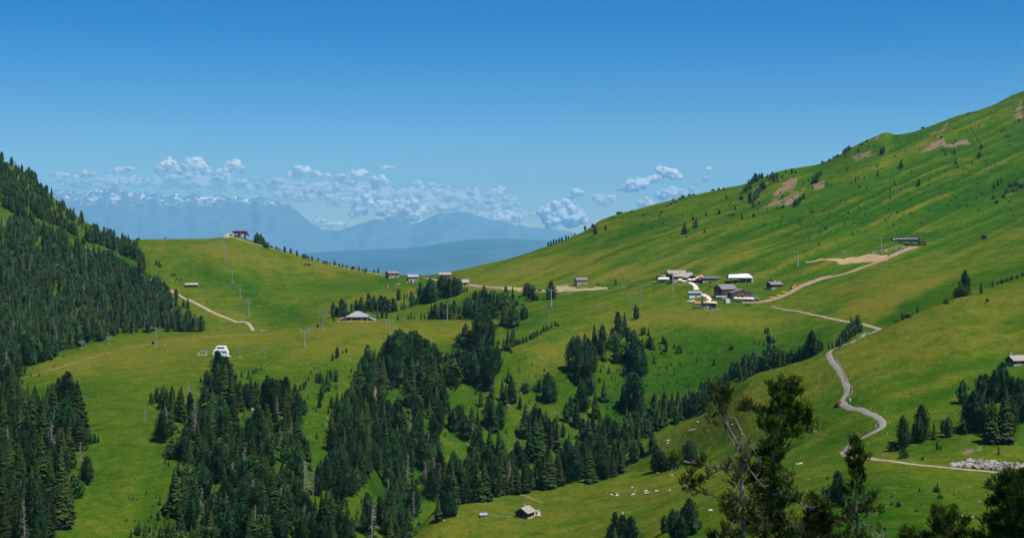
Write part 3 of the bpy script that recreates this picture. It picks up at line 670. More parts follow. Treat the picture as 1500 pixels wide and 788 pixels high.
# single trees: column, row of the foot, height in rows, kind
# s spruce, c broad spruce, p stone pine, n slim pine, y young conifer, b broadleaf bush, d dead tree
HAND = """
932 468 22 p;905 485 30 p;915 492 34 s;909 496 26 p;871 514 41 s;882 519 44 p;857 508 20 p;897 505 26 p;901 510 22 b;904 531 38 s;918 524 24 b;930 538 48 p;941 546 52 s;
936 552 56 p;922 508 30 p;929 512 30 p;926 520 34 p;941 491 13 p;944 490 12 p;950 491 11 s;952 508 18 n;955 512 18 n;959 513 10 y;948 510 14 n;971 503 12 n;976 515 18 n;967 511 8 y;974 504 10 n;988 510 8 n;992 518 13 s;998 517 13 s;995 512 8 n;
1013 517 5 y;1021 530 10 s;1046 535 12 s;1051 539 3 y;988 549 8 s;983 536 6 y;992 560 6 y;1003 556 5 y;1010 565 6 y;1020 538 3 y;965 504 5 y;955 518 5 y;970 519 5 y;983 523 4 y;870 526 8 y;876 528 7 y;880 545 8 y;892 546 10 y;888 530 10 s;898 548 6 y;
885 588 35 s;924 602 60 p;932 600 54 p;912 592 30 s;917 600 40 s;938 575 24 p;856 602 46 p;850 590 40 s;866 578 34 p;860 566 44 p;852 560 50 s;846 556 42 p;858 545 44 p;868 545 40 p;850 536 40 p;862 528 34 p;840 520 30 n;847 512 22 n;845 530 40 p;838 545 50 p;
993 600 30 s;985 604 26 s;1016 608 36 p;1006 606 32 p;1024 600 30 p;1010 596 24 p;1000 608 30 s;1030 590 24 p;1028 580 18 n;1034 576 18 n;1039 570 18 p;1042 584 24 p;1048 578 20 p;1052 570 18 p;1058 567 18 s;1063 560 16 p;1066 566 18 p;1070 552 19 p;1079 553 24 p;1084 556 20 p;1092 556 20 p;1087 552 16 s;1096 530 15 s;1092 530 10 s;1071 512 6 b;1077 508 4 y;1099 552 14 p;1104 549 20 p;1110 546 24 p;1117 542 24 p;1123 540 22 b;1131 538 30 p;1137 537 26 p;1142 537 26 s;1148 536 22 s;1154 534 20 p;1127 532 30 p;
1105 506 8 s;1112 505 7 s;1119 507 7 n;1116 499 5 y;1109 494 3 y;1121 489 10 n;1125 488 9 n;1127 506 18 p;1124 498 10 n;1132 502 8 b;1134 512 9 n;
1160 532 22 p;1166 530 20 s;1172 528 24 p;1178 526 22 p;1184 524 30 p;1190 521 38 p;1194 520 30 s;1186 520 34 s;1200 516 20 n;1204 514 15 n;1214 511 11 p;1219 510 10 n;
1256 488 28 p;1247 493 30 s;1251 492 24 p;1243 497 24 p;1239 501 24 p;1234 505 22 p;1230 509 20 p;1226 509 14 p;1261 486 12 n;1231 510 9 d;
1413 432 38 p;1416 430 28 p;1407 434 22 p;1403 434 12 b;1411 434 14 b;1437 430 17 s;1454 420 12 s;1423 432 6 y;1475 413 6 b;1468 415 6 b;1482 410 6 b;1480 413 4 y;1490 408 5 b;1498 405 6 b;1462 417 4 b;1386 445 8 b;1395 443 5 y;1391 441 4 y;1344 459 10 p;1338 461 5 y;1322 469 12 p;1328 466 6 b;1332 465 5 b;1311 473 4 b;1315 472 4 b;1302 476 4 y;1417 442 4 y;
1350 645 54 p;1346 648 40 p;1322 659 52 p;1326 655 40 p;1308 660 14 b;1339 648 28 p;1368 643 26 s;1362 640 14 y;1389 640 31 p;1381 634 20 n;1410 591 36 p;1427 633 64 p;1420 628 52 p;1436 634 50 p;1454 648 66 c;1447 640 50 s;1475 648 84 s;1468 640 60 s;1481 636 60 p;1412 636 22 p;1404 634 10 b;1497 618 46 p;1436 592 44 p;1444 588 42 p;1456 590 50 p;1470 588 60 p;1464 580 40 p;1482 590 40 p;1492 594 42 p;1499 592 38 p;1412 558 5 y;1450 600 20 d;
1463 666 15 s;1373 659 12 n;1378 659 8 n;1324 671 14 b;1386 655 4 y;1351 674 5 b;1347 720 9 s;1373 720 15 s;1377 730 8 b;1372 721 8 b;1398 748 12 b;1390 746 8 b;1446 748 9 s;1450 714 14 b;1455 717 9 b;1316 742 8 b;1306 740 5 b;1315 680 3 y;1400 770 4 y;
1228 738 50 p;1220 736 26 p;1234 740 24 p;1209 724 12 b;1215 730 20 b;1000 640 6 y;
1003 785 46 p;993 784 40 s;1010 782 54 p;983 776 30 p;973 781 28 p;985 788 44 p;998 792 40 n;1017 782 32 p;1022 775 14 b;
955 662 34 p;965 690 36 p;961 692 42 p;972 690 30 p;985 686 18 b;1008 682 38 p;1002 680 30 p;1014 680 34 p;1012 676 20 b;
902 800 52 p;912 803 50 p;920 800 40 p;893 802 34 p;926 806 52 p;900 810 40 s;
488 465 23 p;500 464 28 p;504 463 24 p;493 464 16 p;472 473 13 s;489 470 6 b;508 466 12 b;515 458 14 n;522 457 20 p;529 457 23 p;535 458 16 s;540 455 26 p;548 456 24 p;545 457 20 s;554 457 20 d;558 458 27 p;564 458 25 p;570 458 20 p;576 457 22 p;580 456 16 s;584 440 18 p;592 438 8 n;596 436 7 n;592 454 16 s;588 454 12 s;603 450 24 p;608 447 12 b;617 444 32 p;622 443 24 p;630 444 38 p;635 442 30 p;639 440 12 b;626 444 30 p;
648 437 36 p;652 435 32 p;644 437 32 p;658 436 30 p;666 434 30 p;670 433 26 p;674 430 22 p;680 428 8 n;684 427 7 n;560 466 16 p;553 467 14 s;566 467 12 p;
583 469 10 s;602 468 13 s;598 468 8 s;607 468 8 s;617 468 9 p;622 468 8 p;632 468 24 s;628 468 14 s;638 468 24 p;643 468 20 p;649 468 26 p;655 468 24 p;660 468 25 s;667 468 20 s;674 467 24 s;680 468 26 s;687 468 34 p;692 468 30 p;698 468 30 p;704 467 34 p;712 466 30 s;717 466 24 p;720 467 18 b;
697 441 16 p;694 440 12 p;709 446 28 p;704 445 20 p;714 446 20 p;720 450 26 p;725 452 28 p;730 453 24 p;736 446 14 b;741 438 20 p;738 444 16 b;751 440 22 s;745 446 12 b;735 455 14 b;742 454 16 b;750 452 10 b;757 448 8 b;772 433 20 p;776 438 24 p;781 441 25 p;769 434 18 p;787 440 7 b;761 437 4 b;795 439 5 y;765 448 4 b;807 438 28 p;803 439 20 p;811 438 18 p;902 418 12 s;876 418 3 b;709 425 8 p;
729 469 7 s;737 476 24 p;742 478 30 p;747 480 30 s;752 480 32 p;757 478 26 p;768 468 22 p;764 468 18 p;771 467 16 p;727 480 6 b;733 478 6 b;722 476 5 b;
704 515 56 p;696 513 46 p;712 511 60 p;718 508 44 p;682 508 36 p;688 512 30 p;676 508 20 b;744 513 33 s;750 508 26 s;738 513 18 s;752 495 14 n;756 505 9 b;760 504 8 b;766 503 10 p;771 501 9 p;778 497 8 b;783 495 9 b;787 492 10 p;792 490 8 p;796 487 10 p;800 485 9 p;804 484 9 p;808 481 9 p;813 478 8 p;817 478 5 b;780 493 6 n;725 511 18 d;722 508 12 d;730 505 6 b;
680 540 30 p;690 545 42 p;700 550 50 p;708 552 56 p;716 556 52 p;724 548 40 p;672 540 34 p;664 538 30 p;695 563 50 p;686 560 46 p;728 545 40 p;702 568 34 d;712 572 50 p;
578 566 84 p;586 560 80 p;570 568 74 p;592 556 70 p;600 552 68 p;608 548 66 p;614 545 56 p;624 542 48 p;638 545 38 p;645 548 34 p;655 545 30 p;632 550 34 p;564 555 50 p;556 560 46 s;548 560 50 s;562 572 50 s;572 570 56 d;576 569 50 d;540 570 66 p;534 575 56 p;528 580 54 s;520 585 44 s;604 570 50 s;616 575 50 s;628 580 52 s;645 595 50 s;652 600 44 s;660 560 30 b;
494 524 17 n;487 529 12 n;502 518 6 n;507 517 7 n;549 519 7 n;497 528 3 y;456 535 5 y;455 547 7 y;461 541 5 y;492 559 18 n;506 538 5 y;515 546 8 n;465 559 12 p;469 560 16 n;480 572 32 s;474 574 24 s;471 586 22 p;468 597 15 p;484 556 16 n;511 553 6 y;486 598 20 n;481 606 9 n;
665 632 36 p;672 630 38 p;660 628 30 p;678 622 32 s;692 640 46 s;700 638 40 s;716 625 44 p;724 632 50 s;733 628 42 p;736 588 36 s;741 592 30 s;752 580 24 s;760 575 20 d;745 560 24 s;750 590 44 s;762 600 20 n;768 640 50 s;720 585 22 p;704 595 26 s;
806 590 46 p;800 585 38 p;812 588 30 p;790 640 44 p;784 636 46 p;776 640 32 p;800 645 46 s;792 668 60 s;784 672 64 s;776 674 56 s;803 660 50 p;812 655 44 p;818 660 36 s;808 664 40 d;825 640 20 n;790 575 20 p;770 574 14 b;785 572 10 b;
830 618 30 p;836 610 32 p;844 625 44 s;815 625 20 s;872 612 40 s;880 640 40 s;890 650 44 p;902 655 40 p;908 648 36 s;915 655 36 p;924 650 34 s;934 646 30 p;940 640 30 p;948 640 28 p;930 625 24 p;918 615 20 s;870 650 50 s;862 655 46 s;
865 706 54 c;858 700 50 s;880 700 46 p;885 702 40 p;892 695 40 s;898 698 40 s;904 695 32 s;912 692 30 s;930 672 30 p;926 675 30 p;934 674 22 s;940 668 20 p;910 680 36 p;903 684 30 p;845 702 50 p;838 706 54 p;829 708 50 p;818 712 46 s;806 714 58 s;798 716 50 s;790 716 48 p;775 718 40 s;768 722 50 s;758 724 44 s;749 724 40 s;730 726 50 s;722 728 64 p;710 733 60 s;700 735 56 s;690 735 60 p;682 736 66 p;674 738 68 p;664 740 60 s;656 742 50 p;735 725 60 s;686 722 54 d;650 760 42 p;658 757 38 p;665 756 30 p;642 764 36 s;
98 604 62 p;86 600 48 p;92 604 56 s;116 642 86 s;108 630 74 s;69 614 52 s;62 620 44 s;78 625 66 s;47 640 72 s;57 636 60 s;100 650 70 p;88 648 60 s;72 650 50 p;112 655 50 s;122 640 20 n;64 660 66 s;40 655 60 s;30 630 50 s;20 625 50 p;10 630 60 p;
128 648 18 n;134 650 16 n;139 649 15 n;144 648 10 n;119 688 42 d;126 710 44 p;132 700 32 s;60 728 96 s;52 722 70 s;72 722 64 s;28 728 70 s;20 735 50 s;88 700 50 p;95 700 44 p;86 764 54 s;78 760 44 s;102 768 40 s;41 758 20 n;60 796 50 p;52 800 44 s;14 745 60 s;8 770 60 s;24 790 50 p;8 800 60 s;36 796 30 p;107 712 22 p;112 728 26 b;120 722 10 b;104 735 20 n;60 735 12 n;
45 552 6 n;37 545 8 n;36 548 10 n;38 542 6 n;27 560 10 p;33 563 8 p;29 554 7 n;76 527 3 y;88 522 4 y;100 519 3 y;104 519 3 y;108 518 3 y;62 560 3 y;
237 648 48 p;240 600 36 p;236 600 30 s;266 618 54 s;262 612 40 s;212 620 28 d;230 590 24 n;222 592 18 n;252 595 30 n;245 640 44 d;287 652 48 d;292 645 50 s;280 640 44 s;258 668 28 b;250 672 18 b;264 664 22 b;242 679 10 s;247 682 8 n;240 690 6 y;261 698 26 s;258 756 74 s;252 750 56 s;268 752 60 s;278 682 38 s;286 676 24 p;234 739 16 s;262 780 50 s;240 748 9 n;243 750 9 n;276 700 20 b;281 698 14 b;284 726 30 b;
192 788 14 s;198 782 14 s;206 778 14 s;203 784 18 n;214 784 18 s;219 780 10 n;228 776 12 n;232 762 16 n;242 784 30 s;248 786 26 s;226 790 30 s;236 792 24 n;217 765 6 n;222 760 5 n;246 760 18 s;256 786 26 s;262 790 28 n;270 788 24 s;280 788 20 s;212 795 30 s;222 798 24 d;
324 560 40 p;320 562 50 p;330 576 56 p;318 580 40 s;312 582 38 s;338 590 54 p;328 600 70 s;316 596 60 s;340 604 60 s;300 606 44 p;294 560 10 n;300 560 9 n;305 570 12 n;310 568 10 n;308 575 14 n;
354 553 10 n;364 555 14 s;371 548 9 n;375 546 9 n;379 543 4 n;383 542 6 n;352 590 36 s;360 600 40 p;368 594 44 s;375 580 24 p;386 600 40 p;392 602 54 p;398 604 52 p;404 602 48 p;410 600 46 p;418 602 52 p;424 606 40 s;430 602 34 s;436 610 40 p;442 600 22 s;446 608 24 p;390 570 6 y;402 560 3 y;
432 575 14 n;440 572 10 n;445 570 12 n;448 566 9 n;452 558 8 n;464 560 14 p;470 562 14 p;483 544 3 y;
417 370 10 p;426 372 9 p;435 375 9 p;445 378 6 b;449 379 6 p;457 382 8 p;452 380 6 p;466 383 6 p;474 386 4 b;478 387 5 b;483 388 4 p;490 389 8 p;497 391 6 p;502 392 6 p;508 393 4 b;517 395 5 b;526 397 7 p;536 399 7 p;532 398 3 b;548 400 6 p;554 400 8 p;559 400 5 p;563 400 6 p;370 352 13 n;377 357 17 p;382 358 16 p;374 357 14 p;386 361 14 p;390 363 9 b;405 366 5 b;409 367 3 b;398 364 4 b;
200 351 7 p;196 351 6 b;203 352 4 b;229 389 9 p;233 391 9 p;235 392 6 n;252 404 3 b;256 404 3 b;265 412 5 n;
206 403 24 p;210 394 16 n;258 440 18 p;257 450 16 p;269 450 12 p;275 452 15 p;250 438 10 n;270 486 16 p;278 486 18 p;284 486 22 p;290 486 22 p;295 486 18 p;265 486 20 p;272 480 18 p;
1095 279 10 p;1099 277 11 s;1103 269 10 p;1108 267 12 p;1112 263 10 s;1116 262 9 p;1120 258 8 p;1090 281 7 p;1086 284 6 s;1124 262 8 s;1128 264 9 s;1132 258 7 p;1101 297 15 s;1106 293 15 s;1109 288 13 p;1113 281 12 s;1117 279 12 p;1196 268 12 s;1190 270 10 s;1163 304 11 s;1169 300 11 s;1178 291 9 p;1236 227 8 p;1240 224 8 p;1246 220 6 p;1227 231 5 b;1205 239 3 b;1215 236 3 b;1222 232 3 b;1262 213 3 b;1270 208 3 b;1345 191 3 b;1352 189 3 b;1370 182 2 b;1418 167 2 b;1053 279 4 b;1060 278 3 b;1044 280 3 b;996 293 4 b;1016 287 3 b;128 386 20 p;135 388 22 s;141 391 22 p;147 393 24 p;153 393 28 p;158 395 30 p;164 398 30 p;169 398 24 s;175 401 25 p;181 404 26 p;187 407 24 p;193 410 22 p;198 412 24 s;206 414 34 p;212 418 20 p;218 422 18 p;224 426 19 p;230 430 21 p;236 433 22 p;241 437 26 p;245 441 24 p;150 388 18 p;747 377 4 b;782 362 3 b;786 361 3 b;790 361 3 b;798 362 5 p;803 361 7 p;807 360 8 p;811 359 9 p;815 357 7 p;819 356 8 p;823 354 8 p;829 352 8 p;833 350 5 p;838 348 4 p;842 346 5 p;846 343 5 p;850 341 5 p;857 338 8 n;860 336 8 n;865 328 8 p;871 326 10 p;876 324 8 p;881 322 4 b;868 334 7 p;872 344 14 p;871 338 6 n;887 337 7 p;898 320 3 b;905 314 4 b;909 313 3 b;926 311 3 b;943 316 3 b;893 351 2 y;
912 356 2 y;930 356 2 y;952 354 2 y;973 353 3 y;949 368 2 y;983 300 3 b;990 298 4 b;978 303 3 b;986 295 4 b;1000 291 5 b;1010 288 4 b;1032 282 4 p;1036 281 3 b;1010 288 3 p;1020 285 3 b;966 318 4 p;969 312 3 b;
1003 343 20 s;1000 343 10 s;1015 323 10 s;1020 333 16 s;1016 336 12 s;1034 316 9 s;1032 341 8 s;1026 320 4 y;1054 314 8 s;1048 316 4 y;1036 328 3 y;1041 321 3 y;1070 300 5 s;1087 321 10 s;1067 303 4 s;1064 291 7 s;1053 314 8 s;1073 303 4 y;1086 293 6 b;1077 308 8 n;1069 317 4 b;1074 316 4 b;1103 318 5 p;1105 318 7 s;
1093 282 9 p;1097 273 10 p;1101 270 9 p;1106 265 12 p;1110 262 9 p;1114 261 8 p;1118 256 6 p;1122 254 5 p;1126 252 5 b;1132 252 4 b;1136 251 4 b;1118 276 12 p;1116 274 9 p;1121 277 8 n;1108 290 17 s;1100 296 16 s;1098 292 10 p;1104 303 10 s;1112 299 5 n;1130 262 9 p;1134 266 12 p;1138 262 10 p;1139 267 6 n;1146 262 5 n;1151 254 6 n;1160 255 9 p;1166 255 6 p;1172 249 2 b;1177 271 6 s;1185 266 6 s;1193 268 14 p;1197 264 12 p;1202 258 9 p;1212 272 6 s;1166 302 12 p;1171 298 10 p;1175 293 9 s;1148 306 7 p;1145 305 4 b;
1209 310 3 y;1232 295 5 y;1236 293 3 y;1253 267 8 s;1257 263 5 y;1241 251 6 n;1244 245 4 y;1286 258 10 s;1291 227 11 p;1294 224 10 p;1231 226 5 p;1238 224 7 p;1243 221 8 p;1239 231 5 n;1257 223 7 s;1273 216 4 y;1280 215 4 y;1268 233 4 y;1260 218 3 y;1320 246 13 s;1317 248 8 s;1346 272 12 s;1343 274 8 s;1250 344 3 b;1210 336 3 b;1206 330 2 y;1240 308 2 y;
1398 226 9 s;1393 225 5 s;1385 228 7 s;1384 222 4 y;1400 240 9 s;1398 243 5 s;1403 247 8 s;1437 219 11 s;1434 231 11 s;1437 228 5 s;1424 240 6 s;1386 262 4 y;1360 273 4 y;1452 252 4 y;1458 244 4 y;1450 226 3 y;1397 190 4 y;1425 195 5 s;1472 192 6 s;1467 194 5 s;1482 190 4 y;1468 188 4 y;1477 201 3 b;1493 178 4 b;1379 203 4 b;1331 205 3 y;1332 189 3 n;1336 189 3 b;1362 185 3 n;1384 175 3 b;1403 254 2 y;1443 251 3 y;1489 250 3 y;
1456 277 10 s;1462 272 9 s;1467 268 8 s;1475 284 7 b;1480 274 6 b;1488 272 8 b;1496 276 8 b;1490 280 6 b;1484 282 5 b;1470 290 5 b;1455 292 8 s;1460 298 5 b;
1441 350 6 b;1310 330 2 y;1195 290 3 y;1185 318 3 y;1240 330 3 y;1160 332 3 y;
"""
for e in HAND.replace('\n', '').split(';'):
    if e.strip():
        a = e.split(); plant(float(a[0]), float(a[1]), float(a[2]), a[3])

# woods: outline of the wood floor, number, height range in metres, kinds
WOODS = [
 ([(-10,229),(25,246),(50,264),(100,308),(130,328),(160,344),(200,360),(205,374),(150,354),(100,324),(50,284),(0,250)], 120, 6, 12, 'pps'),
 ([(0,250),(40,285),(75,320),(120,350),(150,356),(205,376),(214,398),(205,396),(170,388),(130,362),(90,350),(40,325),(0,300)], 460, 9, 15, 'ppsp'),
 ([(0,330),(40,330),(60,342),(90,358),(120,372),(150,384),(180,400),(210,415),(235,425),(248,440),(262,470),(300,486),(215,489),(172,496),(110,511),(80,524),(40,538),(20,560),(0,600)], 900, 9, 17, 'ppsspn'),
 ([(0,560),(30,575),(60,600),(110,625),(122,660),(95,700),(110,760),(60,800),(0,800)], 90, 11, 19, 'psss'),
 ([(215,640),(225,610),(300,598),(345,600),(400,606),(450,612),(455,650),(452,700),(455,800),(250,800),(262,760),(280,700),(262,680),(300,660),(270,640)], 215, 9, 17, 'pssspb'),
 ([(482,640),(500,600),(530,580),(560,575),(640,560),(655,600),(640,640),(650,690),(640,730),(610,745),(600,800),(455,800),(458,720),(462,700),(490,690)], 225, 10, 18, 'psspp'),
 ([(640,690),(700,665),(760,680),(870,672),(900,690),(800,714),(700,733),(650,738)], 50, 11, 18, 'ppss'),
 ([(680,640),(760,640),(770,690),(690,690)], 14, 10, 16, 'ps'),
 ([(840,640),(960,640),(930,664),(870,690),(850,690)], 34, 9, 14, 'ps'),
 ([(960,600),(1020,590),(1040,600),(960,640),(900,650),(880,640)], 40, 8, 13, 'ps'),
 ([(1020,600),(1060,566),(1110,545),(1150,533),(1150,528),(1100,535),(1060,555),(1020,580)], 30, 7, 11, 'p'),
 ([(680,455),(720,452),(722,466),(640,468),(630,466)], 14, 9, 13, 'p'),
 ([(880,520),(945,520),(940,560),(900,560)], 8, 6, 12, 'ps'),
 ([(300,566),(345,560),(345,600),(300,606)], 10, 9, 15, 'ps'),
 ([(560,520),(640,525),(650,560),(550,560)], 20, 12, 17, 'p'),
]
GAPS = [[(455,600),(486,598),(482,650),(470,690),(455,690)], [(262,628),(285,640),(280,665),(262,660)], [(400,670),(416,660),(412,720),(396,720)], [(336,640),(352,632),(350,665),(338,665)],
        [(640,640),(664,645),(690,690),(650,700),(640,680)], [(500,735),(560,700),(570,760),(520,790),(490,790)], [(4,287),(20,292),(48,310),(58,324),(95,338),(125,354),(120,362),(90,348),(50,332),(30,312),(0,300)],
        [(120,352),(150,362),(205,385),(225,405),(248,431),(234,424),(214,410),(196,400),(160,381),(125,366)], [(455,735),(490,730),(490,760),(450,760)], [(100,470),(140,440),(146,450),(110,480)],
        [(76,420),(84,410),(90,440),(78,445)], [(360,600),(372,640),(360,650),(352,620)], [(560,560),(600,560),(596,600),(566,596)], [(130,500),(150,500),(100,530),(60,540)], [(740,646),(764,650),(756,685),(738,690)]]
rg = random.Random(11)
for poly, n, h0, h1, kinds in WOODS:
    xs = [p[0] for p in poly]; ys = [p[1] for p in poly]; got = 0; tries = 0; placed = []
    while got < n and tries < n * 30:
        tries += 1
        x = rg.uniform(min(xs), max(xs)); y = rg.uniform(min(ys), max(ys))
        if not in_poly(np.array([x]), np.array([y]), poly)[0]: continue
        if any(in_poly(np.array([x]), np.array([y]), g)[0] for g in GAPS): continue
        if any(abs(x - a) < 3.2 and abs(y - b) < 2.2 for a, b in placed): continue
        p = hit(x, y)
        if p is None: continue
        got += 1; placed.append((x, y))
        h = h0 + (h1 - h0) * rg.random() ** 1.1
        k = rg.choice(kinds)
        if rg.random() < 0.055: k = 'd'
        if k == 'b': h *= 0.5
        TREES.append((p, h, h * F / p.y, k, x, y))
# seedlings and juniper on the slopes
YOUNG = [([(940,500),(1010,540),(1010,600),(960,610),(880,600),(870,530)], 110, 1.0, 3.2, 'yyyb'), ([(200,620),(330,560),(460,560),(480,620),(460,700),(300,700)], 60, 1.0, 4, 'yyb'),
 ([(1090,280),(1250,215),(1500,170),(1500,300),(1250,330),(1100,330)], 170, 1.2, 4.2, 'yyb'), ([(1180,300),(1500,200),(1500,330),(1300,345),(1180,340)], 60, 1.2, 3.4, 'yb'), ([(1100,330),(1300,300),(1280,345),(1140,370)], 46, 1.0, 3.0, 'yb'),
 ([(900,320),(1080,285),(1060,340),(950,360)], 36, 1.2, 3.4, 'yb'), ([(460,560),(640,640),(760,640),(760,560),(600,560)], 60, 1.0, 4, 'yyb'), ([(120,640),(200,640),(160,720),(130,700)], 14, 0.5, 1.5, 'yb'),
 ([(190,690),(250,690),(240,780),(180,790)], 22, 0.8, 2.6, 'yy'), ([(1200,700),(1450,720),(1450,788),(1200,788)], 22, 0.5, 1.6, 'b'), ([(740,500),(800,540),(820,600),(740,600)], 30, 1, 3.5, 'yyb'),
 ([(30,540),(90,520),(120,520),(50,560)], 14, .8, 2.2, 'y'), ([(440,740),(640,700),(620,790),(440,790)], 40, 1.5, 5, 'yyb'), ([(0,640),(130,640),(120,790),(0,790)], 30, 1.5, 5, 'yyb')]
for poly, n, h0, h1, kinds in YOUNG:
    xs = [p[0] for p in poly]; ys = [p[1] for p in poly]; got = 0; tries = 0
    while got < n and tries < n * 30:
        tries += 1
        x = rg.uniform(min(xs), max(xs)); y = rg.uniform(min(ys), max(ys))
        if not in_poly(np.array([x]), np.array([y]), poly)[0]: continue
        p = hit(x, y)
        if p is None: continue
        got += 1; h = rg.uniform(h0, h1); k = rg.choice(kinds)
        TREES.append((p, h * (0.6 if k == 'b' else 1), h * F / p.y, k, x, y))

AREAS = [([(-9,200),(215,345),(302,487),(180,500),(20,545),(-9,560)], 'on the forested mountain', 'trees of the mountain wood'),
 ([(-9,535),(150,560),(150,850),(-9,850)], 'in the wood beside the ski run', 'trees beside the ski run'),
 ([(150,560),(480,530),(480,850),(150,850)], 'in the wood below the white station', 'trees of the lower gully wood'),
 ([(480,480),(740,520),(740,700),(640,850),(480,850)], 'in the central gully wood', 'trees of the central gully wood'),
 ([(740,490),(960,440),(960,650),(740,650)], 'on the grassy gully flank', 'trees on the gully flank'),
 ([(640,640),(960,640),(960,750),(640,750)], 'along the gully behind the hut', 'trees behind the hut meadow'),
 ([(940,470),(1225,450),(1225,700),(940,700)], 'in the tree belt along the stream', 'trees along the stream'),
 ([(450,395),(850,395),(850,530),(450,530)], 'near the pavilion on the pass', 'trees on the pass'),
 ([(1225,390),(1500,390),(1500,500),(1225,500)], 'at the brow of the roadside meadow', 'trees at the meadow brow'),
 ([(1290,500),(1520,500),(1520,700),(1290,700)], 'in the clump above the boulders', 'trees above the boulder bank'),
 ([(340,330),(600,330),(600,405),(340,405)], 'on the skyline of the round hill', 'trees on the round hill'),
 ([(740,100),(1520,100),(1520,400),(740,400)], 'on the steep grass mountain', 'trees on the grass mountain'),
 ([(800,700),(1520,650),(1520,850),(800,850)], 'on the near meadow in front', 'trees on the near meadow')]
KN = {'s': ('spruce_tree', 'spruce tree', 'spruce'), 'c': ('spruce_tree', 'spruce tree', 'broad spruce'), 'p': ('stone_pine_tree', 'pine tree', 'stone pine'), 'n': ('stone_pine_tree', 'pine tree', 'slim stone pine'),
      'y': ('young_conifer', 'young conifer', 'young conifer'), 'b': ('bush', 'bush', 'green bush'), 'd': ('dead_tree', 'dead tree', 'bare grey dead tree')}
def area_of(px, py):
    for poly, a, g in AREAS:
        if in_poly(np.array([px]), np.array([py]), poly)[0]:
            xs = [p[0] for p in poly]; ys = [p[1] for p in poly]
            v = (py - max(min(ys), 200)) / (min(max(ys), 788) - max(min(ys), 200)); u = (px - min(xs)) / (max(xs) - min(xs))
            return f'{a}, {"upper" if v < .33 else ("middle" if v < .66 else "lower")} {"west" if u < .33 else ("centre" if u < .66 else "east")}', g
    return 'on the open alpine meadow', 'scattered trees of the alp'
byk = {}
for t in TREES: byk.setdefault(KN[t[3]][0], []).append(t)
rg = random.Random(5)
for kn, lst in byk.items():
    lst.sort(key=lambda t: -t[2])
    single, rest = lst[:296], lst[296:]
    for (p, h, hpx, k, px, py) in single:
        lod = 2 if hpx > 26 else (1 if hpx > 12 else 0)
        crown, trunk, joined, _ = proto(k, lod, rg.randrange(6 if lod else 4))
        a, g = area_of(px, py)
        size = 'tall' if h > 14.5 else ('middling' if h > 9 else ('small' if h > 4 else 'tiny'))
        w = rg.uniform(0.86, 1.24)
        wide = 1.55 if (px > 860 and py < 405 and k in 'scypn') else (1.3 if hpx < 22 and k in 'nys' else 1.0)
        shape = 'narrow ' if w < 0.97 else ('wide ' if w > 1.13 else '')
        label = f'{size} {shape}{KN[k][2]} {a}'
        if k in 'yb' or k == 'd' or hpx < 16:
            o = obj(KN[k][0], crown if k in 'ybd' else joined, loc=p, rz=rg.uniform(0, 6.28)); o.scale = (h * w * wide, h * w * wide, h)
            o.rotation_euler = (rg.gauss(0, .02), rg.gauss(0, .02), rg.uniform(0, 6.28))
        else:
            o = empty(KN[k][0], p, rg.uniform(0, 6.28)); o.scale = (h * w * wide, h * w * wide, h); o.rotation_euler = (rg.gauss(0, .025), rg.gauss(0, .025), rg.uniform(0, 6.28))
            obj('trunk', trunk, o); obj('crown', crown, o)
        tag(o, label, KN[k][1], f'{label}; {g}')
    if rest:
        VV = []; FF = []; TT = []; MI = []; off = 0
        for (p, h, hpx, k, px, py) in rest:
            g = proto(k, 0, rg.randrange(4))[3]
            a = rg.uniform(0, 6.28); w = h * rg.uniform(0.9, 1.25) * (1.5 if (px > 860 and py < 405) else 1.1); ca, sa = math.cos(a) * w, math.sin(a) * w
            v = g[0]; q = np.stack([v[:, 0] * ca - v[:, 1] * sa + p.x, v[:, 0] * sa + v[:, 1] * ca + p.y, v[:, 2] * h + p.z], -1)
            VV.append(q); FF.append(g[1] + off); off += len(v); TT.append(np.full(len(v), rg.random()))
        me = mesh_np(kn, np.concatenate(VV), np.concatenate(FF), [{'s': M_SPRUCE, 'p': M_PINE, 'y': M_YOUNG, 'b': M_LEAF, 'd': M_GREYWOOD}[{'spruce_tree': 's', 'stone_pine_tree': 'p', 'young_conifer': 'y', 'bush': 'b', 'dead_tree': 'd'}[kn]]])
        fattr(me, 'tint', np.concatenate(TT))
        tag(obj({'spruce_tree': 'spruce_wood', 'stone_pine_tree': 'stone_pine_wood', 'young_conifer': 'young_growth', 'bush': 'undergrowth', 'dead_tree': 'dead_wood'}[kn], me), kind='stuff')
print('TREES', {k: len(v) for k, v in byk.items()})

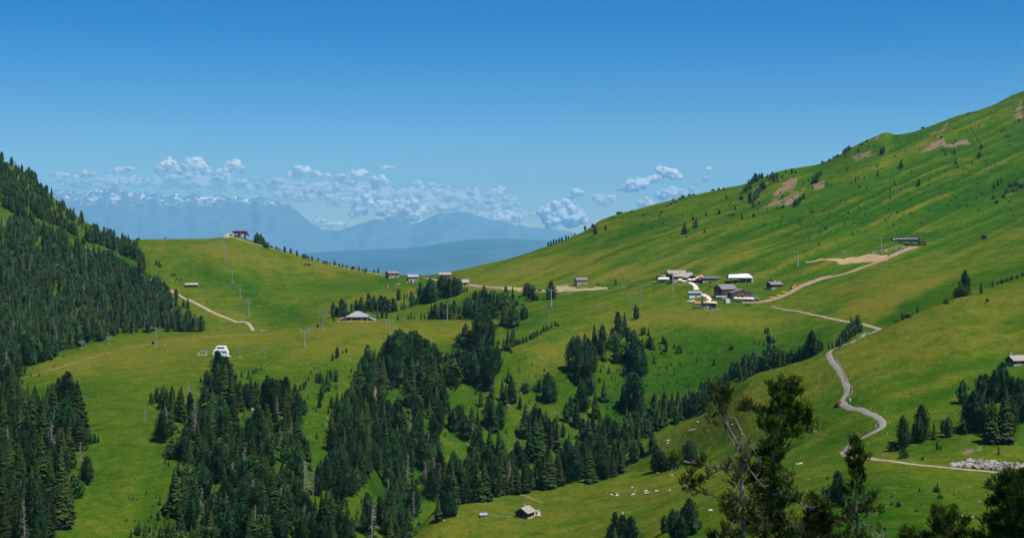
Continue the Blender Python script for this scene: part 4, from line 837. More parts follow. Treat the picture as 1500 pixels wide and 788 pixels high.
# ------------------------------------------------------------------ roads and paths
def track_mat(name, a, b_, scale=0.8, grassy=0.0, strip=0.0):
    m, nt, b = new_mat(name); v = objpos(nt)
    c = mix(nt, maprange(nt, noise(nt, scale, 5, 0.7, v), 0.35, 0.65), a, b_)
    if grassy: c = mix(nt, maprange(nt, noise(nt, scale * 0.9, 4, 0.7, v), 0.62 - grassy, 0.70 - grassy), c, (0.10, 0.12, 0.03))
    ed = math_(nt, 'ADD', attr(nt, 'edge'), math_(nt, 'MULTIPLY', math_(nt, 'SUBTRACT', noise(nt, 0.55, 4, .75, v), .5), 1.5))      # grass creeps in from the verge
    c = mix(nt, maprange(nt, ed, .80, .98), c, mix(nt, noise(nt, .7, 3, .6, v), (0.045, 0.09, 0.006), (0.13, 0.13, 0.02)))
    if strip: c = mix(nt, math_(nt, 'MULTIPLY', maprange(nt, attr(nt, 'edge'), .30, .05), maprange(nt, noise(nt, .8, 4, .7, v), .4, .6, .1, strip)), c, (0.09, 0.11, 0.02))
    c = mix(nt, maprange(nt, noise(nt, .12, 3, .6, v), .35, .7, 0, .35), c, tuple(x * .7 for x in a))
    nt.links.new(c, b.inputs['Base Color']); b.inputs['Roughness'].default_value = 0.95
    bump(nt, b, noise(nt, 4, 3, 0.6, v), 0.3, 0.1)
    return m
M_ASPHALT = track_mat('worn_asphalt', (0.22, 0.20, 0.17), (0.30, 0.27, 0.235))
M_GRAVEL = track_mat('pale_gravel', (0.31, 0.26, 0.19), (0.46, 0.39, 0.30), 0.9, 0.02, .5)
M_EARTH = track_mat('red_earth', (0.24, 0.155, 0.11), (0.38, 0.27, 0.20))
M_WHITEPATH = track_mat('white_gravel', (0.60, 0.56, 0.48), (0.74, 0.70, 0.62))
M_TRAIL = track_mat('trodden_trail', (0.20, 0.165, 0.07), (0.28, 0.23, 0.11), 0.8, 0.08)

def smooth_line(P, step):
    """Catmull-Rom through plan points, resampled evenly"""
    P = [np.array(p[:2]) for p in P]; Q = [2 * P[0] - P[1]] + P + [2 * P[-1] - P[-2]]
    out = []
    for i in range(1, len(Q) - 2):
        n = max(2, int(np.linalg.norm(Q[i + 1] - Q[i]) / step) + 1)
        for k in range(n):
            t = k / n; a, b, c, d = Q[i - 1], Q[i], Q[i + 1], Q[i + 2]
            out.append(0.5 * (2 * b + (c - a) * t + (2 * a - 5 * b + 4 * c - d) * t * t + (3 * b - a - 3 * c + d) * t ** 3))
    out.append(P[-1]); return out
def ribbon(name, pts, w, mat, lift=0.22, lo=250.0, ragged=0.12, hi=1e9):
    W = []
    for q in pts:
        p = ground(q[0], q[2]) if len(q) > 2 else hit(q[0], q[1], lo, hi)
        if p is not None: W.append(p)
    L = smooth_line(W, 2.5); V = []; Fc = []; E = []; m = 5; rg = random.Random(len(pts) * 7)
    for i, c in enumerate(L):
        a = L[max(0, i - 1)]; b = L[min(len(L) - 1, i + 1)]; t = b - a; t = t / (np.linalg.norm(t) + 1e-9); n = np.array([-t[1], t[0]])
        ww = w[0] + (w[1] - w[0]) * i / len(L) if isinstance(w, tuple) else w
        for j in range(m):
            f = (j / (m - 1) - 0.5) * ww * (1 + (rg.uniform(-ragged, ragged) if j in (0, m - 1) else 0))
            E.append(abs(j / (m - 1) - .5) * 2); x, y = c + n * f; V.append((x, y, grid_z(x, y) + lift - (0.25 if j in (0, m - 1) else 0)))
        if i:
            for j in range(m - 1):
                k = (i - 1) * m + j; Fc.append((k, k + 1, k + 1 + m, k + m))
    me = mesh_np(name, V, np.array(Fc), [mat], smooth=True); fattr(me, 'edge', E)
    return tag(obj(name, me), kind='structure')
ribbon('road', [(1289,481.5),(1277,488),(1262,494),(1250,500),(1235,505.5),(1222,511),(1214,517),(1216,525),(1224,536),(1232,547),(1238,560),(1241,570),(1238,580),(1233,588),(1240,595),(1252,599),(1268,603),(1282,609),(1292,617),(1293,623),(1285,630),(1270,638),(1255,645),(1245,652),(1240,660),(1243,666),(1256,668.5)], 3.2, M_ASPHALT)
ribbon('path', [(1235,661),(1240,667),(1256,669.5),(1272,671),(1300,674.5),(1340,680),(1380,684),(1420,688),(1460,691.5),(1500,694.5),(1540,698)], (3.2, 2.0), M_GRAVEL, 0.16)
ribbon('road', [(1289,482),(1277,478.5),(1262,474.5),(1240,471),(1220,467),(1200,462.5),(1185,459.5),(1160,455),(1130,449)], (3.2, 1.8), M_GRAVEL, 0.2)
ribbon('track', [(1343,362),(1330,365),(1315,371),(1300,378),(1285,384),(1262,392),(1240,400),(1215,406),(1190,413),(1172,420),(1160,427),(1145,434),(1128,439.5),(1110,443),(1086,443)], (5.5, 6.5), M_EARTH, 0.25)
ribbon('path', [(346,349.5),(360,354),(375,358),(390,362),(410,367.5),(430,373),(450,378.5),(470,384),(500,391.5),(540,399.5),(575,405)], 3.0, M_GRAVEL, 0.3)
ribbon('road', [(386,485),(368,479),(345,471),(320,461),(300,451),(280,441),(262,432),(248,425),(232,416),(215,406),(200,399),(175,387),(150,374),(140,368),(125,362)], 3.4, M_GRAVEL, 0.25)
ribbon('path', [(999,411),(1008,413),(1015,416),(1019,420),(1020,425)], (3.5, 4.5), M_WHITEPATH, 0.3)
ribbon('path', [(1028,431),(1035,434),(1039,438),(1037,441.5),(1030,443)], (4.5, 3.5), M_WHITEPATH, 0.3)
ribbon('track', [(600,407),(625,407.5),(645,411),(665,414),(700,419),(735,422),(770,424),(810,425.5),(850,424),(890,423)], 3.6, M_GRAVEL, 0.25)
ribbon('track', [(812,421),(822,418),(838,415.5),(850,416)], 2.2, M_GRAVEL, 0.25)
ribbon('trail', [(30,555),(60,546),(85,539),(110,531),(150,519),(190,509),(240,501),(290,495),(345,491),(400,488)], 0.8, M_TRAIL, 0.16)
ribbon('trail', [(762,724),(775,728),(786,733),(796,737)], 1.4, M_TRAIL, 0.16)
ribbon('trail', [(1392,752),(1410,755),(1428,757)], 0.8, M_GRAVEL, 0.16)
ribbon('trail', [(1222,523),(1231,538),(1239,556)], 0.5, M_GRAVEL, 0.3)

# ------------------------------------------------------------------ boulders and rocks
def rock(rg, r):
    import itertools
    t = (1 + 5 ** .5) / 2
    v = [(-1,t,0),(1,t,0),(-1,-t,0),(1,-t,0),(0,-1,t),(0,1,t),(0,-1,-t),(0,1,-t),(t,0,-1),(t,0,1),(-t,0,-1),(-t,0,1)]
    f = [(0,11,5),(0,5,1),(0,1,7),(0,7,10),(0,10,11),(1,5,9),(5,11,4),(11,10,2),(10,7,6),(7,1,8),(3,9,4),(3,4,2),(3,2,6),(3,6,8),(3,8,9),(4,9,5),(2,4,11),(6,2,10),(8,6,7),(9,8,1)]
    s = [r * rg.uniform(.75, 1.3) for _ in range(3)]
    M = Matrix.Rotation(rg.uniform(0, 6.28), 3, 'Z') @ Matrix.Rotation(rg.uniform(0, 3), 3, 'X')
    return [M @ Vector([c * s[i] * 0.53 * rg.uniform(.85, 1.15) for i, c in enumerate(q)]) for q in v], f
def rocks(name, spots, mat, seed, parent=None):
    rg = random.Random(seed); mb = MB()
    for p, r in spots:
        v, f = rock(rg, r); mb.poly([q + p + Vector((0, 0, r * 0.25)) for q in v], f)
    o = mb.build(name, mat); fa = []
    for i in range(len(spots)): fa += [rg.random()] * 12
    fattr(o.data, 'tint', fa)
    return tag(o, kind='stuff')
m, nt, b = new_mat('boulder_stone'); v = objpos(nt)
c = mix(nt, attr(nt, 'tint'), (0.06, 0.055, 0.05), (0.44, 0.41, 0.38)); c = mix(nt, maprange(nt, noise(nt, 1.4, 4, .7, v), .5, .7), c, (0.36, 0.24, 0.18)); nt.links.new(c, b.inputs['Base Color'])
M_ROCK = m
rg = random.Random(3); sp = []
while len(sp) < 560:
    x = rg.uniform(1393, 1530); t = (x - 1393) / 110; y0 = 682.5 + (x - 1393) * 0.075; y1 = y0 - 1.5 - 9.5 * min(1, t * 4) + 1.5 * t
    y = rg.uniform(y1, y0 + 1.0); p = hit(x, y)
    if p: sp.append((p, rg.uniform(.2, .8) if rg.random() < .85 else rg.uniform(.8, 1.0)))
rocks('boulder_bank', sp, M_ROCK, 4)
sp = []
while len(sp) < 90:
    t = rg.random(); x = 1277 + 56 * t; y = 371.5 - 9.5 * t ** 0.8 + rg.uniform(-1.0, 1.2); p = hit(x, y)
    if p: sp.append((p, rg.uniform(.5, 1.0)))
rocks('rock_bank', sp, M_ROCK, 5)
sp = []
for poly, n, r0, r1 in [([(395,480),(500,570),(620,600),(560,720),(300,700),(280,620)], 34, .3, .9), ([(0,560),(160,600),(130,760),(0,760)], 16, .4, 1.1), ([(900,380),(1060,350),(1050,362),(910,405)], 40, .3, .7),
     ([(1060,700),(1500,700),(1500,760),(1060,760)], 34, .15, .45), ([(690,560),(790,560),(780,620),(700,620)], 24, .4, 1.1), ([(1080,270),(1200,260),(1180,310),(1060,340)], 40, .4, 1.0), ([(0,235),(90,300),(40,290)], 40, .6, 1.6),
     ([(1330,180),(1400,165),(1500,150),(1500,190),(1340,200)], 30, .5, 1.2), ([(840,415),(1180,400),(1180,470),(900,470)], 30, .15, .4)]:
    xs = [p[0] for p in poly]; ys = [p[1] for p in poly]; k = 0
    while k < n:
        x = rg.uniform(min(xs), max(xs)); y = rg.uniform(min(ys), max(ys)); k += 1
        if in_poly(np.array([x]), np.array([y]), poly)[0]:
            p = hit(x, y)
            if p: sp.append((p, rg.uniform(r0, r1)))
for cx, cy, n in ((1170,453,8),(579,419,10),(1272,465,5),(1354,425,4),(730,490,4),(1250,344,3),(1190,349,3),(835,655,6),(590,585,8),(262,660,6),(130,627,6),(546,612,5)):
    for _ in range(n):
        p = hit(cx + rg.gauss(0, 4.5), cy + rg.gauss(0, 1))
        if p: sp.append((p, rg.uniform(.2, .6)))
rocks('loose_rocks', sp, M_ROCK, 6)

# ------------------------------------------------------------------ buildings
M_DARKWOOD = plain('dark_timber', (0.115, 0.046, 0.026), 0.8, .35, 2.0)
M_WOOD = plain('brown_timber', (0.20, 0.105, 0.055), 0.8, .3, 2.0)
M_PALEWOOD = plain('pale_timber', (0.52, 0.30, 0.15), 0.8, .25, 2.0)
M_STONE = plain('rubble_stone', (0.40, 0.34, 0.29), 0.9, .35, 1.5)
M_PINKWALL = plain('salmon_render', (0.50, 0.30, 0.21), 0.9, .12, 1.0)
M_WHITE = plain('white_paint', (0.86, 0.86, 0.85), 0.6, .04, 1.0)
M_CREAM = plain('cream_paint', (0.66, 0.58, 0.42), 0.7, .06, 1.0)
M_SLATE = plain('grey_roof_sheet', (0.19, 0.19, 0.21), 0.6, .2, 1.2)
M_SHINGLE = plain('weathered_shingle', (0.32, 0.285, 0.25), 0.85, .3, 1.6)
M_GREYROOF = plain('pale_roof_sheet', (0.30, 0.315, 0.35), 0.5, .15, .8)
M_DARKROOF = plain('charcoal_roof', (0.13, 0.125, 0.14), 0.6, .25, 1.2)
M_GLASS = plain('window_glass', (0.025, 0.03, 0.04), 0.12, .3, 1.0, 0.0, 0.6)
M_BLUEGLASS = plain('blue_glazing', (0.02, 0.06, 0.12), 0.15, .3, 1.0, 0.0, 0.6)
M_STEEL = plain('galvanised_steel', (0.36, 0.40, 0.40), 0.55, .12, 2.0, 0.3, .4)
M_GREENSTEEL = plain('green_grey_steel', (0.20, 0.25, 0.20), 0.6, .12, 2.0, 0.1, .4)
M_BLACK = plain('black_paint', (0.02, 0.02, 0.025), 0.5, .2, 1.0)
M_NAVY = plain('navy_cladding', (0.022, 0.035, 0.075), 0.35, .2, 1.0, 0.2, .5)
M_RED = plain('red_paint', (0.55, 0.03, 0.04), 0.45, .1, 1.0)
M_ORANGE = plain('orange_fabric', (0.75, 0.17, 0.04), 0.7, .1, 1.0)
M_BLUE = plain('blue_paint', (0.04, 0.13, 0.36), 0.5, .1, 1.0)
M_YELLOW = plain('yellow_paint', (0.80, 0.48, 0.04), 0.5, .1, 1.0)
M_CLOTH = plain('white_canvas', (0.86, 0.85, 0.82), 0.9, .05, 1.0)
M_RUBBER = plain('tyre_rubber', (0.02, 0.02, 0.02), 0.9, .2, 1.0)
M_TEAL = plain('teal_net', (0.03, 0.25, 0.20), 0.7, .15, 1.0)

def base_at(px, py, d, rz, D=None):
    p = hit(px, py) if D is None else ground(px, D)
    off = Matrix.Rotation(rz, 3, 'Z') @ Vector((0, d / 2, 0))
    q = p + off; q.z = p.z
    return q
def house(name, label, cat, px, py, w, d, hw, hr, rz=0.0, wall=None, roof=None, ridge='x', base=None, bh=0.0, wins=(), doors=(), chim=(), eave=0.7, group=None, loc=None, balcony=None, sidewins=()):
    """w across, d deep, hw wall height, hr roof rise; wins on the front as (x, z, width, height)"""
    wall = wall or M_DARKWOOD; roof = roof or M_SLATE
    root = empty(name, loc if loc is not None else base_at(px, py, d, rz), rz)
    tag(root, label, cat, group)
    mb = MB(); x, y = w / 2, d / 2; z0 = bh if base else -2.5
    if ridge == 'x':
        prof = [(-y, z0), (y, z0), (y, hw), (0, hw + hr), (-y, hw)]
        pts = [(-x, a, b_) for a, b_ in prof] + [(x, a, b_) for a, b_ in prof]
    else:
        prof = [(-x, z0), (x, z0), (x, hw), (0, hw + hr), (-x, hw)]
        pts = [(a, -y, b_) for a, b_ in prof] + [(a, y, b_) for a, b_ in prof]
    mb.poly(pts, [(0, 1, 2, 3, 4), (9, 8, 7, 6, 5), (0, 5, 6, 1), (1, 6, 7, 2), (2, 7, 8, 3), (3, 8, 9, 4), (4, 9, 5, 0)])
    mb.build('wall', wall, root)
    if base: MB().box((0, 0, (bh - 3) / 2), (w + .12, d + .12, bh + 3)).build('plinth', base, root)
    t = 0.22; rb = MB(); sl = hr / (y if ridge == 'x' else x); e = eave
    if ridge == 'x':
        for s in (-1, 1):
            rb.slab([(-x - e, s * (y + e), hw - sl * e + t + .03), (x + e, s * (y + e), hw - sl * e + t + .03), (x + e, 0, hw + hr + t + .03), (-x - e, 0, hw + hr + t + .03)], t)
    else:
        for s in (-1, 1):
            rb.slab([(s * (x + e), -y - e, hw - sl * e + t + .03), (s * (x + e), y + e, hw - sl * e + t + .03), (0, y + e, hw + hr + t + .03), (0, -y - e, hw + hr + t + .03)], t)
    ro = rb.build('roof', roof, root)
    for cx, cy, ch in chim: MB().box((cx, cy, hw + hr * 0.5 + ch / 2), (.9, .9, hr + ch)).build('chimney', M_STONE, ro)
    for (wx, wz, ww, wh) in wins:
        f = MB().box((wx, -y - .04, wz), (ww + .3, .12, wh + .3)).build('window', M_PALEWOOD if wall is not M_PALEWOOD else M_WOOD, root)
        MB().box((wx, -y - .11, wz), (ww, .05, wh)).build('pane', M_GLASS, f)
    for (wy, wz, ww, wh) in sidewins:
        f = MB().box((-x - .04, wy, wz), (.12, ww + .3, wh + .3)).build('window', M_PALEWOOD, root)
        MB().box((-x - .11, wy, wz), (.05, ww, wh)).build('pane', M_GLASS, f)
    for (dx, ww, wh) in doors: MB().box((dx, -y - .08, wh / 2 + bh * 0), (ww, .12, wh)).build('door', M_BLACK if wall is M_DARKWOOD else M_DARKWOOD, root)
    if balcony:
        bx, bz, bw = balcony; bb = MB().box((bx, -y - .6, bz), (bw, 1.2, .15)).box((bx, -y - 1.17, bz + .55), (bw, .07, .9)); bb.build('balcony', M_WOOD, root)
    return root
M = lambda px, py: hit(px, py).y / F       # metres per column at a spot

# chalets on the saddle
house('chalet', 'two storey brown chalet on a stone base, first from the round hill on the saddle', 'chalet', 577, 407, 11, 8, 4.6, 1.9, R(30), M_WOOD, M_SLATE, 'x', M_STONE, 2.0, [(-3.5, 3.3, 1, 1), (0, 3.3, 1, 1), (3.4, 3.3, 1, 1), (-3.2, 1, .9, .8)], [(2, 1.1, 2)], [(1.5, .4, .9), (2.9, .4, .7)], sidewins=[(-2, 3, 1.4, 1.6), (2, 3, 1.4, 1.6)])
house('chalet', 'grey roofed chalet with a white garage front below it on the saddle', 'chalet', 605.5, 411, 10, 8, 3.6, 2.2, R(14), M_WOOD, M_GREYROOF, 'x', M_STONE, 1.6, [(-2.5, 2.5, .9, .9), (1, 2.5, .9, .9)])
house('garage', 'small white garage box built against the grey roofed chalet', 'garage', 602.5, 414, 4, 3, 2.6, .25, R(-8), M_WHITE, M_GREYROOF, 'x', None, 0, [], [(0, 2.2, 2)], eave=.15)
house('barn', 'brown barn on the saddle half hidden behind dark pines', 'barn', 652, 407, 11.5, 7, 3.2, 2.0, R(6), M_WOOD, M_SHINGLE, 'x', M_STONE, .8, [(0, 2, .9, .8)])
house('barn', 'dark timber barn with a weathered roof beside the gravel track', 'barn', 679.5, 418, 10.5, 7, 2.8, 2.4, R(26), M_DARKWOOD, M_SHINGLE, 'x', M_STONE, .6, [], [(1, 1.4, 2)])
house('farmhouse', 'salmon walled farmhouse with grey roof standing alone at the mountain foot', 'farmhouse', 853, 417.3, 10, 6.5, 4.4, 1.7, R(22), M_PINKWALL, M_SLATE, 'x', M_STONE, 1.2, [(-3, 3.3, .9, .9), (0, 3.3, .9, .9), (3, 3.3, .9, .9), (-3, 1.9, .8, .7), (2.8, 1.9, .8, .7)], [(0, 1, 2)], [(.5, .3, .7)], sidewins=[(0, 3.4, 1.2, 1.2)])
house('shed', 'tiny flat timber shed on the slope of the round hill', 'shed', 450, 389.2, 7.5, 4, 2.3, .4, R(4), M_WOOD, M_SLATE, 'x', None, 0, [(2, 1.2, 2.6, 1)], eave=.3)
house('hay_barn', 'low hay barn with pale roof on the grass beside the forested slope', 'barn', 280.5, 420.5, 11, 5, 2.2, 1.6, R(8), M_DARKWOOD, M_SHINGLE, 'x', None, 0, [], [(-2, 1.2, 1.7)])
h = house('mountain_hut', 'dark little hut with tall metal flue between the lift station and the earth track', 'hut', 1138, 422.5, 10.5, 6.5, 3.2, 1.9, R(26), M_DARKWOOD, M_SLATE, 'x', M_STONE, .7, [(-1, 2, 1, .8), (2.6, 2, 1, .8)], [(1, 1, 1.9)])
MB().bar((-3.2, 0, 4), (-3.2, 0, 7.2), .55).box((-3.2, 0, 7.4), (1.5, 1.5, .3)).build('flue', M_BLACK, h); MB().box((1.2, .6, 5), (.7, .7, 1.8)).build('chimney', M_WHITE, h)
h = house('meadow_hut', 'small log hut with shingle roof on the near meadow', 'hut', 764, 758.5, 5.6, 5.8, 2.4, 1.7, R(-30), M_DARKWOOD, M_SHINGLE, 'y', M_STONE, .45, [(1.6, 1.6, .6, .6)], [(-.4, 1, 1.9)], [(-1.2, 1.5, .9)])
for k in range(8): MB().box((0, -2.98, .6 + k * .22), (5.7, .16, .14)).build('log', M_DARKWOOD, h)
house('lean_to', 'low grey roofed feed shelter left of the log hut', 'shelter', 708.5, 758, 2.6, 2.2, 1.0, .6, R(10), M_STONE, M_GREYROOF, 'x', None, 0, eave=.3)
h = house('caravan', 'small white trailer parked behind the log hut', 'trailer', 786, 755, 3.2, 2.0, 1.6, .3, R(24), M_WHITE, M_GREYROOF, 'x', None, 0, [(0, 1.1, 1, .5)], eave=.1)
house('farmhouse', 'dark chalet with a white chimney at the picture edge above the right wood', 'chalet', 1497, 534.0, 8.5, 5.5, 2.0, 1.7, R(20), M_DARKWOOD, M_SHINGLE, 'x', M_STONE, .6, [(-2, 1.6, .8, .7)], [(1, 1, 1.8)], [(-3.5, .3, 1.5)])

# hotel chalet with its timber wing
def P(px, py): return hit(px, py)
h = house('hotel_chalet', 'large dark timber inn with grey roof above the white terrace parasols', 'inn', 1068.5, 436, 14.5, 9.5, 6.7, 3.2, R(32), M_DARKWOOD, M_SLATE, 'x', M_STONE, 1.6, [(-4, 5, .9, 1), (-1, 5, .9, 1), (2, 5, .9, 1), (5, 5, .9, 1), (-4, 2.6, .9, 1), (-1, 2.6, .9, 1)], [], [(-1, .5, .9), (3, .5, .6)], sidewins=[(-3, 3, 1, 1), (0, 3, 1, 1), (3, 3, 1, 1), (-3, 5.4, 1, 1), (0, 5.4, 1, 1), (3, 5.4, 1, 1), (0, 7.7, 1, .8)])
h2 = house('restaurant_wing', 'light timber restaurant wing with a low gable in front of the dark inn', 'restaurant', 1088, 438.0, 15.5, 8, 5.0, 2.4, R(4), M_PALEWOOD, M_SLATE, 'y', M_STONE, 1.8, [(-5, 3.7, 1.0, .9), (-1.6, 3.7, 1.0, .9), (1.8, 3.7, 1.0, .9), (5.2, 3.7, 1.0, .9), (0, 5.6, .8, .7)], [(-1, 1.4, 2)], [], eave=1.0, balcony=(0, 2.5, 15))
g = empty('winter_garden', base_at(1102, 440, 6, 0)); tag(g, 'grey metal lean-to with large panes at the right end of the inn', 'conservatory')
mb = MB(); mb.poly([(-5, -3, -2), (6, -3, -2), (6, 3, -2), (-5, 3, -2), (-5, -3, 3.2), (6, -3, 1.6), (6, 3, 1.6), (-5, 3, 3.2)], [(3, 2, 1, 0), (4, 5, 6, 7), (0, 1, 5, 4), (1, 2, 6, 5), (2, 3, 7, 6), (3, 0, 4, 7)]); mb.build('wall', M_GREYROOF, g)
for k in range(6): MB().box((-4.0 + k * 1.7, -3.06, .55), (1.3, .08, 1.9 - k * .16)).build('window', M_GLASS, g)
# small lodge and the playground
h = house('lodge', 'small lodge with grey roof, white base and wooden panels beside the white path', 'lodge', 1018.5, 436, 9.2, 5, 3.6, .9, R(5), M_PALEWOOD, M_GREYROOF, 'x', M_WHITE, 2.4, [(-2.4, 3, 1, .5), (2.2, 3, 1, .5)], [(.6, 1, 1.9)], eave=.8)
def parasol(px, py, r, h, label, mat=None, mat2=None, group=None, D=None):
    a = empty('parasol', base_at(px, py, 0, 0, D)); tag(a, label, 'parasol', group)
    MB().bar((0, 0, -.6), (0, 0, h + .1), .06).build('pole', M_STEEL, a)
    n = 8
    for q, mt in ((0, mat or M_CLOTH), (1, mat2 or mat or M_CLOTH)):
        v = []; f = []
        for k in range(q, n, 2):
            a0, a1 = 6.2832 * k / n, 6.2832 * (k + 1) / n; b0 = len(v)
            v += [(0, 0, h), (math.cos(a0) * r, math.sin(a0) * r, h - r * .42), (math.cos(a1) * r, math.sin(a1) * r, h - r * .42), (0, 0, h - .08), (math.cos(a0) * r, math.sin(a0) * r, h - r * .42 - .25), (math.cos(a1) * r, math.sin(a1) * r, h - r * .42 - .25)]
            f += [(b0, b0 + 1, b0 + 2), (b0 + 3, b0 + 5, b0 + 4), (b0 + 1, b0 + 4, b0 + 5, b0 + 2)]
        MB().poly(v, f).build('canopy', mt, a)
    return a
# refuge with many roofs
house('refuge', 'broad alpine refuge with weathered brown grey roof and dark gable', 'refuge', 1001, 411, 17, 9, 3.6, 2.9, R(14), M_DARKWOOD, M_SHINGLE, 'x', M_STONE, .8, [(-7, 2, 1.2, 1), (-4, 2, 1.2, 1), (-1, 2, 1.2, 1), (2, 2, 1.2, 1), (5, 2, 1.2, 1)], [(7.5, 1.2, 2)], [(-1, .8, 1.0)])
house('refuge_annex', 'dark gabled annex attached to the right of the refuge', 'annex', 1015, 411.5, 8, 6, 3.0, 2.0, R(-6), M_DARKWOOD, M_SHINGLE, 'y', M_STONE, .5, [(-2, 2, 1, .9), (2, 2, 1, .9), (0, 3.6, .8, .6)])
house('annex', 'low brown annex with dark roof at the far end of the refuge', 'annex', 1043, 412, 15, 6, 2.4, 1.3, R(8), M_WOOD, M_DARKROOF, 'x', M_STONE, .5, [(-5, 1.4, 1.2, .9), (-2, 1.4, 1.2, .9), (2, 1.4, 1.2, .9), (5, 1.4, 1.2, .9)])
house('refuge_hall', 'long hall with pale brown roof behind the refuge', 'hall', 992, 407.5, 15, 7, 4.2, 2.2, R(8), M_DARKWOOD, M_SHINGLE, 'x', M_STONE, .6, [(-4, 3, 1, .8), (0, 3, 1, .8), (4, 3, 1, .8)], [], [(3, 0, 1.4)])
house('refuge_store', 'small flat roofed dark store at the left end of the refuge', 'store', 968, 409.8, 5, 5, 3.4, .5, R(6), M_DARKWOOD, M_DARKROOF, 'x', M_STONE, .4, [(0, 2, 1.4, .8)], [])
house('refuge_porch', 'dark gabled porch in the row of roofs right of the striped parasol', 'porch', 1036, 412.2, 6.5, 5, 2.8, 1.7, R(-8), M_DARKWOOD, M_DARKROOF, 'y', M_STONE, .4, [(-1.6, 1.7, 1, .8), (1.6, 1.7, 1, .8)], [(0, 1, 2)])
for i, px in enumerate((990, 996, 1010, 1016, 1020)):
    parasol(px, 413.2, 2.3, 3.0, 'white canvas parasol in the cluster before the refuge', group='white parasols before the refuge')
for px, py, w, lab in ((978, 409.5, 12, 'long white awning over the refuge terrace, upper left one'), (972, 413, 9, 'lower white awning over the parked cars at the refuge'), (1006, 410.8, 14, 'white awning in front of the refuge gable')):
    a = empty('awning', base_at(px, py, 4, R(-6)), R(-6)); tag(a, lab, 'awning', 'awnings of the refuge')
    MB().slab([(-w / 2, -2, 2.5), (w / 2, -2, 2.5), (w / 2, 2, 3.6), (-w / 2, 2, 3.6)], .12).build('canvas', M_CLOTH, a)
    for s in (-1, 0, 1): MB().bar((s * (w / 2 - .3), -1.9, -.5), (s * (w / 2 - .3), -1.9, 2.4), .09).build('post', M_STEEL, a)
parasol(1027, 412.3, 5.6, 5.2, 'big red and white striped tent parasol at the refuge', M_CLOTH, M_RED)
for i, px in enumerate((1078, 1084, 1090, 1096, 1101)):
    parasol(px, 440.8 + .2 * i, 2.3, 3.1, 'white square terrace parasol in the row before the inn', group='white parasols before the inn')
for i, px in enumerate((1051, 1055, 1059)):
    parasol(px, 438.5, 1.8, 2.8, 'blue and white parasol left of the inn', M_BLUE, M_CLOTH, group='blue and white parasols left of the inn')
# terrace, its rail, tables
t = empty('terrace', base_at(1075, 443, 0, 0)); tag(t, 'timber terrace deck with a dark rail before the inn', 'terrace')
MB().box((0, 3, -.4), (27, 6, 1.2)).build('deck', M_WOOD, t)
for k in range(16): MB().bar((-13 + k * 1.75, -.0, .0), (-13 + k * 1.75, 0, 1.2), .05, n=4).build('post', M_BLACK, t)
MB().box((0, 0, 1.2), (26.5, .08, .1)).box((0, 0, .8), (26.5, .05, .06)).build('rail', M_BLACK, t)
house('kiosk', 'white cube shaped kiosk at the front of the terrace', 'kiosk', 1066.5, 444.3, 2.9, 2.6, 2.9, .15, 0, M_WHITE, M_WHITE, 'x', None, 0, [], [], eave=.05)
def tables(px, py, n, label):
    rg = random.Random(n + int(px))
    for k in range(n):
        p = base_at(px + k * 2.0, py + rg.uniform(-.4, .4), 0, 0); p.z += .2
        o = empty('table', p, rg.uniform(-.3, .3)); tag(o, label, 'table', label)
        MB().box((0, 0, .74), (1.6, .8, .06)).build('tabletop', M_WOOD, o)
        for s in (-1, 1): MB().box((s * .6, 0, .2), (.08, .7, 1.1)).build('leg', M_WOOD, o)
        for s in (-1, 1): MB().box((0, s * .65, .42), (1.6, .3, .06)).build('bench', M_WOOD, o)
tables(1078, 442, 8, 'wooden bench table on the inn terrace'); tables(1008, 412.8, 6, 'bench table outside the refuge')

# ------------------------------------------------------------------ lift stations
def station(name, label, px, py, rz=0.0, d=8, sc=1.0):
    r_ = empty(name, base_at(px, py, d, rz), rz); r_.scale = (sc, sc, sc); tag(r_, label, 'lift station'); return r_
s = station('lift_station', 'large lift station with a white arched roof on blue green columns', 1085, 414.5, R(-4), 10)
rf = MB()
rf.poly([(-10.2, -5.4, 4.4), (9.9, -5.4, 4.4), (7.2, -.6, 7.2), (-9.0, -.6, 6.7), (-10.2, -5.4, 4.1), (9.9, -5.4, 4.1), (10.2, 5, 4.2), (-10.2, 5, 4.2)], [(0, 1, 2, 3), (4, 7, 6, 5), (0, 4, 5, 1), (1, 5, 6, 2), (2, 6, 7, 3), (3, 7, 4, 0)])
rf.slab([(-1, -4.6, 4.98), (6.9, -4.4, 5.1), (6.2, -.9, 7.35), (-.6, -.9, 7.3)], .1).build('roof', M_WHITE, s)
MB().slab([(-12.2, -4.5, 3.6), (-10.3, -5.2, 4.2), (-9.2, -.8, 6.5), (-11.0, -.8, 5.6)], .2).build('glazed_end', M_BLUEGLASS, s)
MB().box((-10.0, -3.0, 4.6), (1.2, 3.5, 1.8)).build('glazed_end', M_BLUEGLASS, s)
MB().box((0, 0, 3.9), (18.5, 8.6, .8)).build('machinery_deck', M_BLUEGLASS, s)
for x in (-7.0, -1.4, 4.2, 9.4): MB().box((x, -3.4, 1.2), (.9, .9, 5.6)).build('column', M_STEEL if x < 9 else M_WHITE, s)
MB().box((3.2, 0.5, 1.1), (9, 5, 4.4)).build('control_room', M_BLUEGLASS, s)
MB().bar((7.3, -.7, 7.3), (10.1, -5.5, 4.3), .14).bar((7.2, -.6, 7.35), (-9, -.6, 6.8), .1).build('roof_edge', M_NAVY, s)
s = station('summit_lift_station', 'dark modern lift station with a bright window band above the earth track', 1327, 359.5, R(-3), 7)
MB().prism([(-11.6, 3.9), (-11.0, 6.4), (-10.2, 6.9), (11.6, 7.5), (12.0, 7.0), (12.0, 3.0), (2, 3.0), (-10.4, 3.6)], -3.5, 3.5).build('shell', M_NAVY, s)
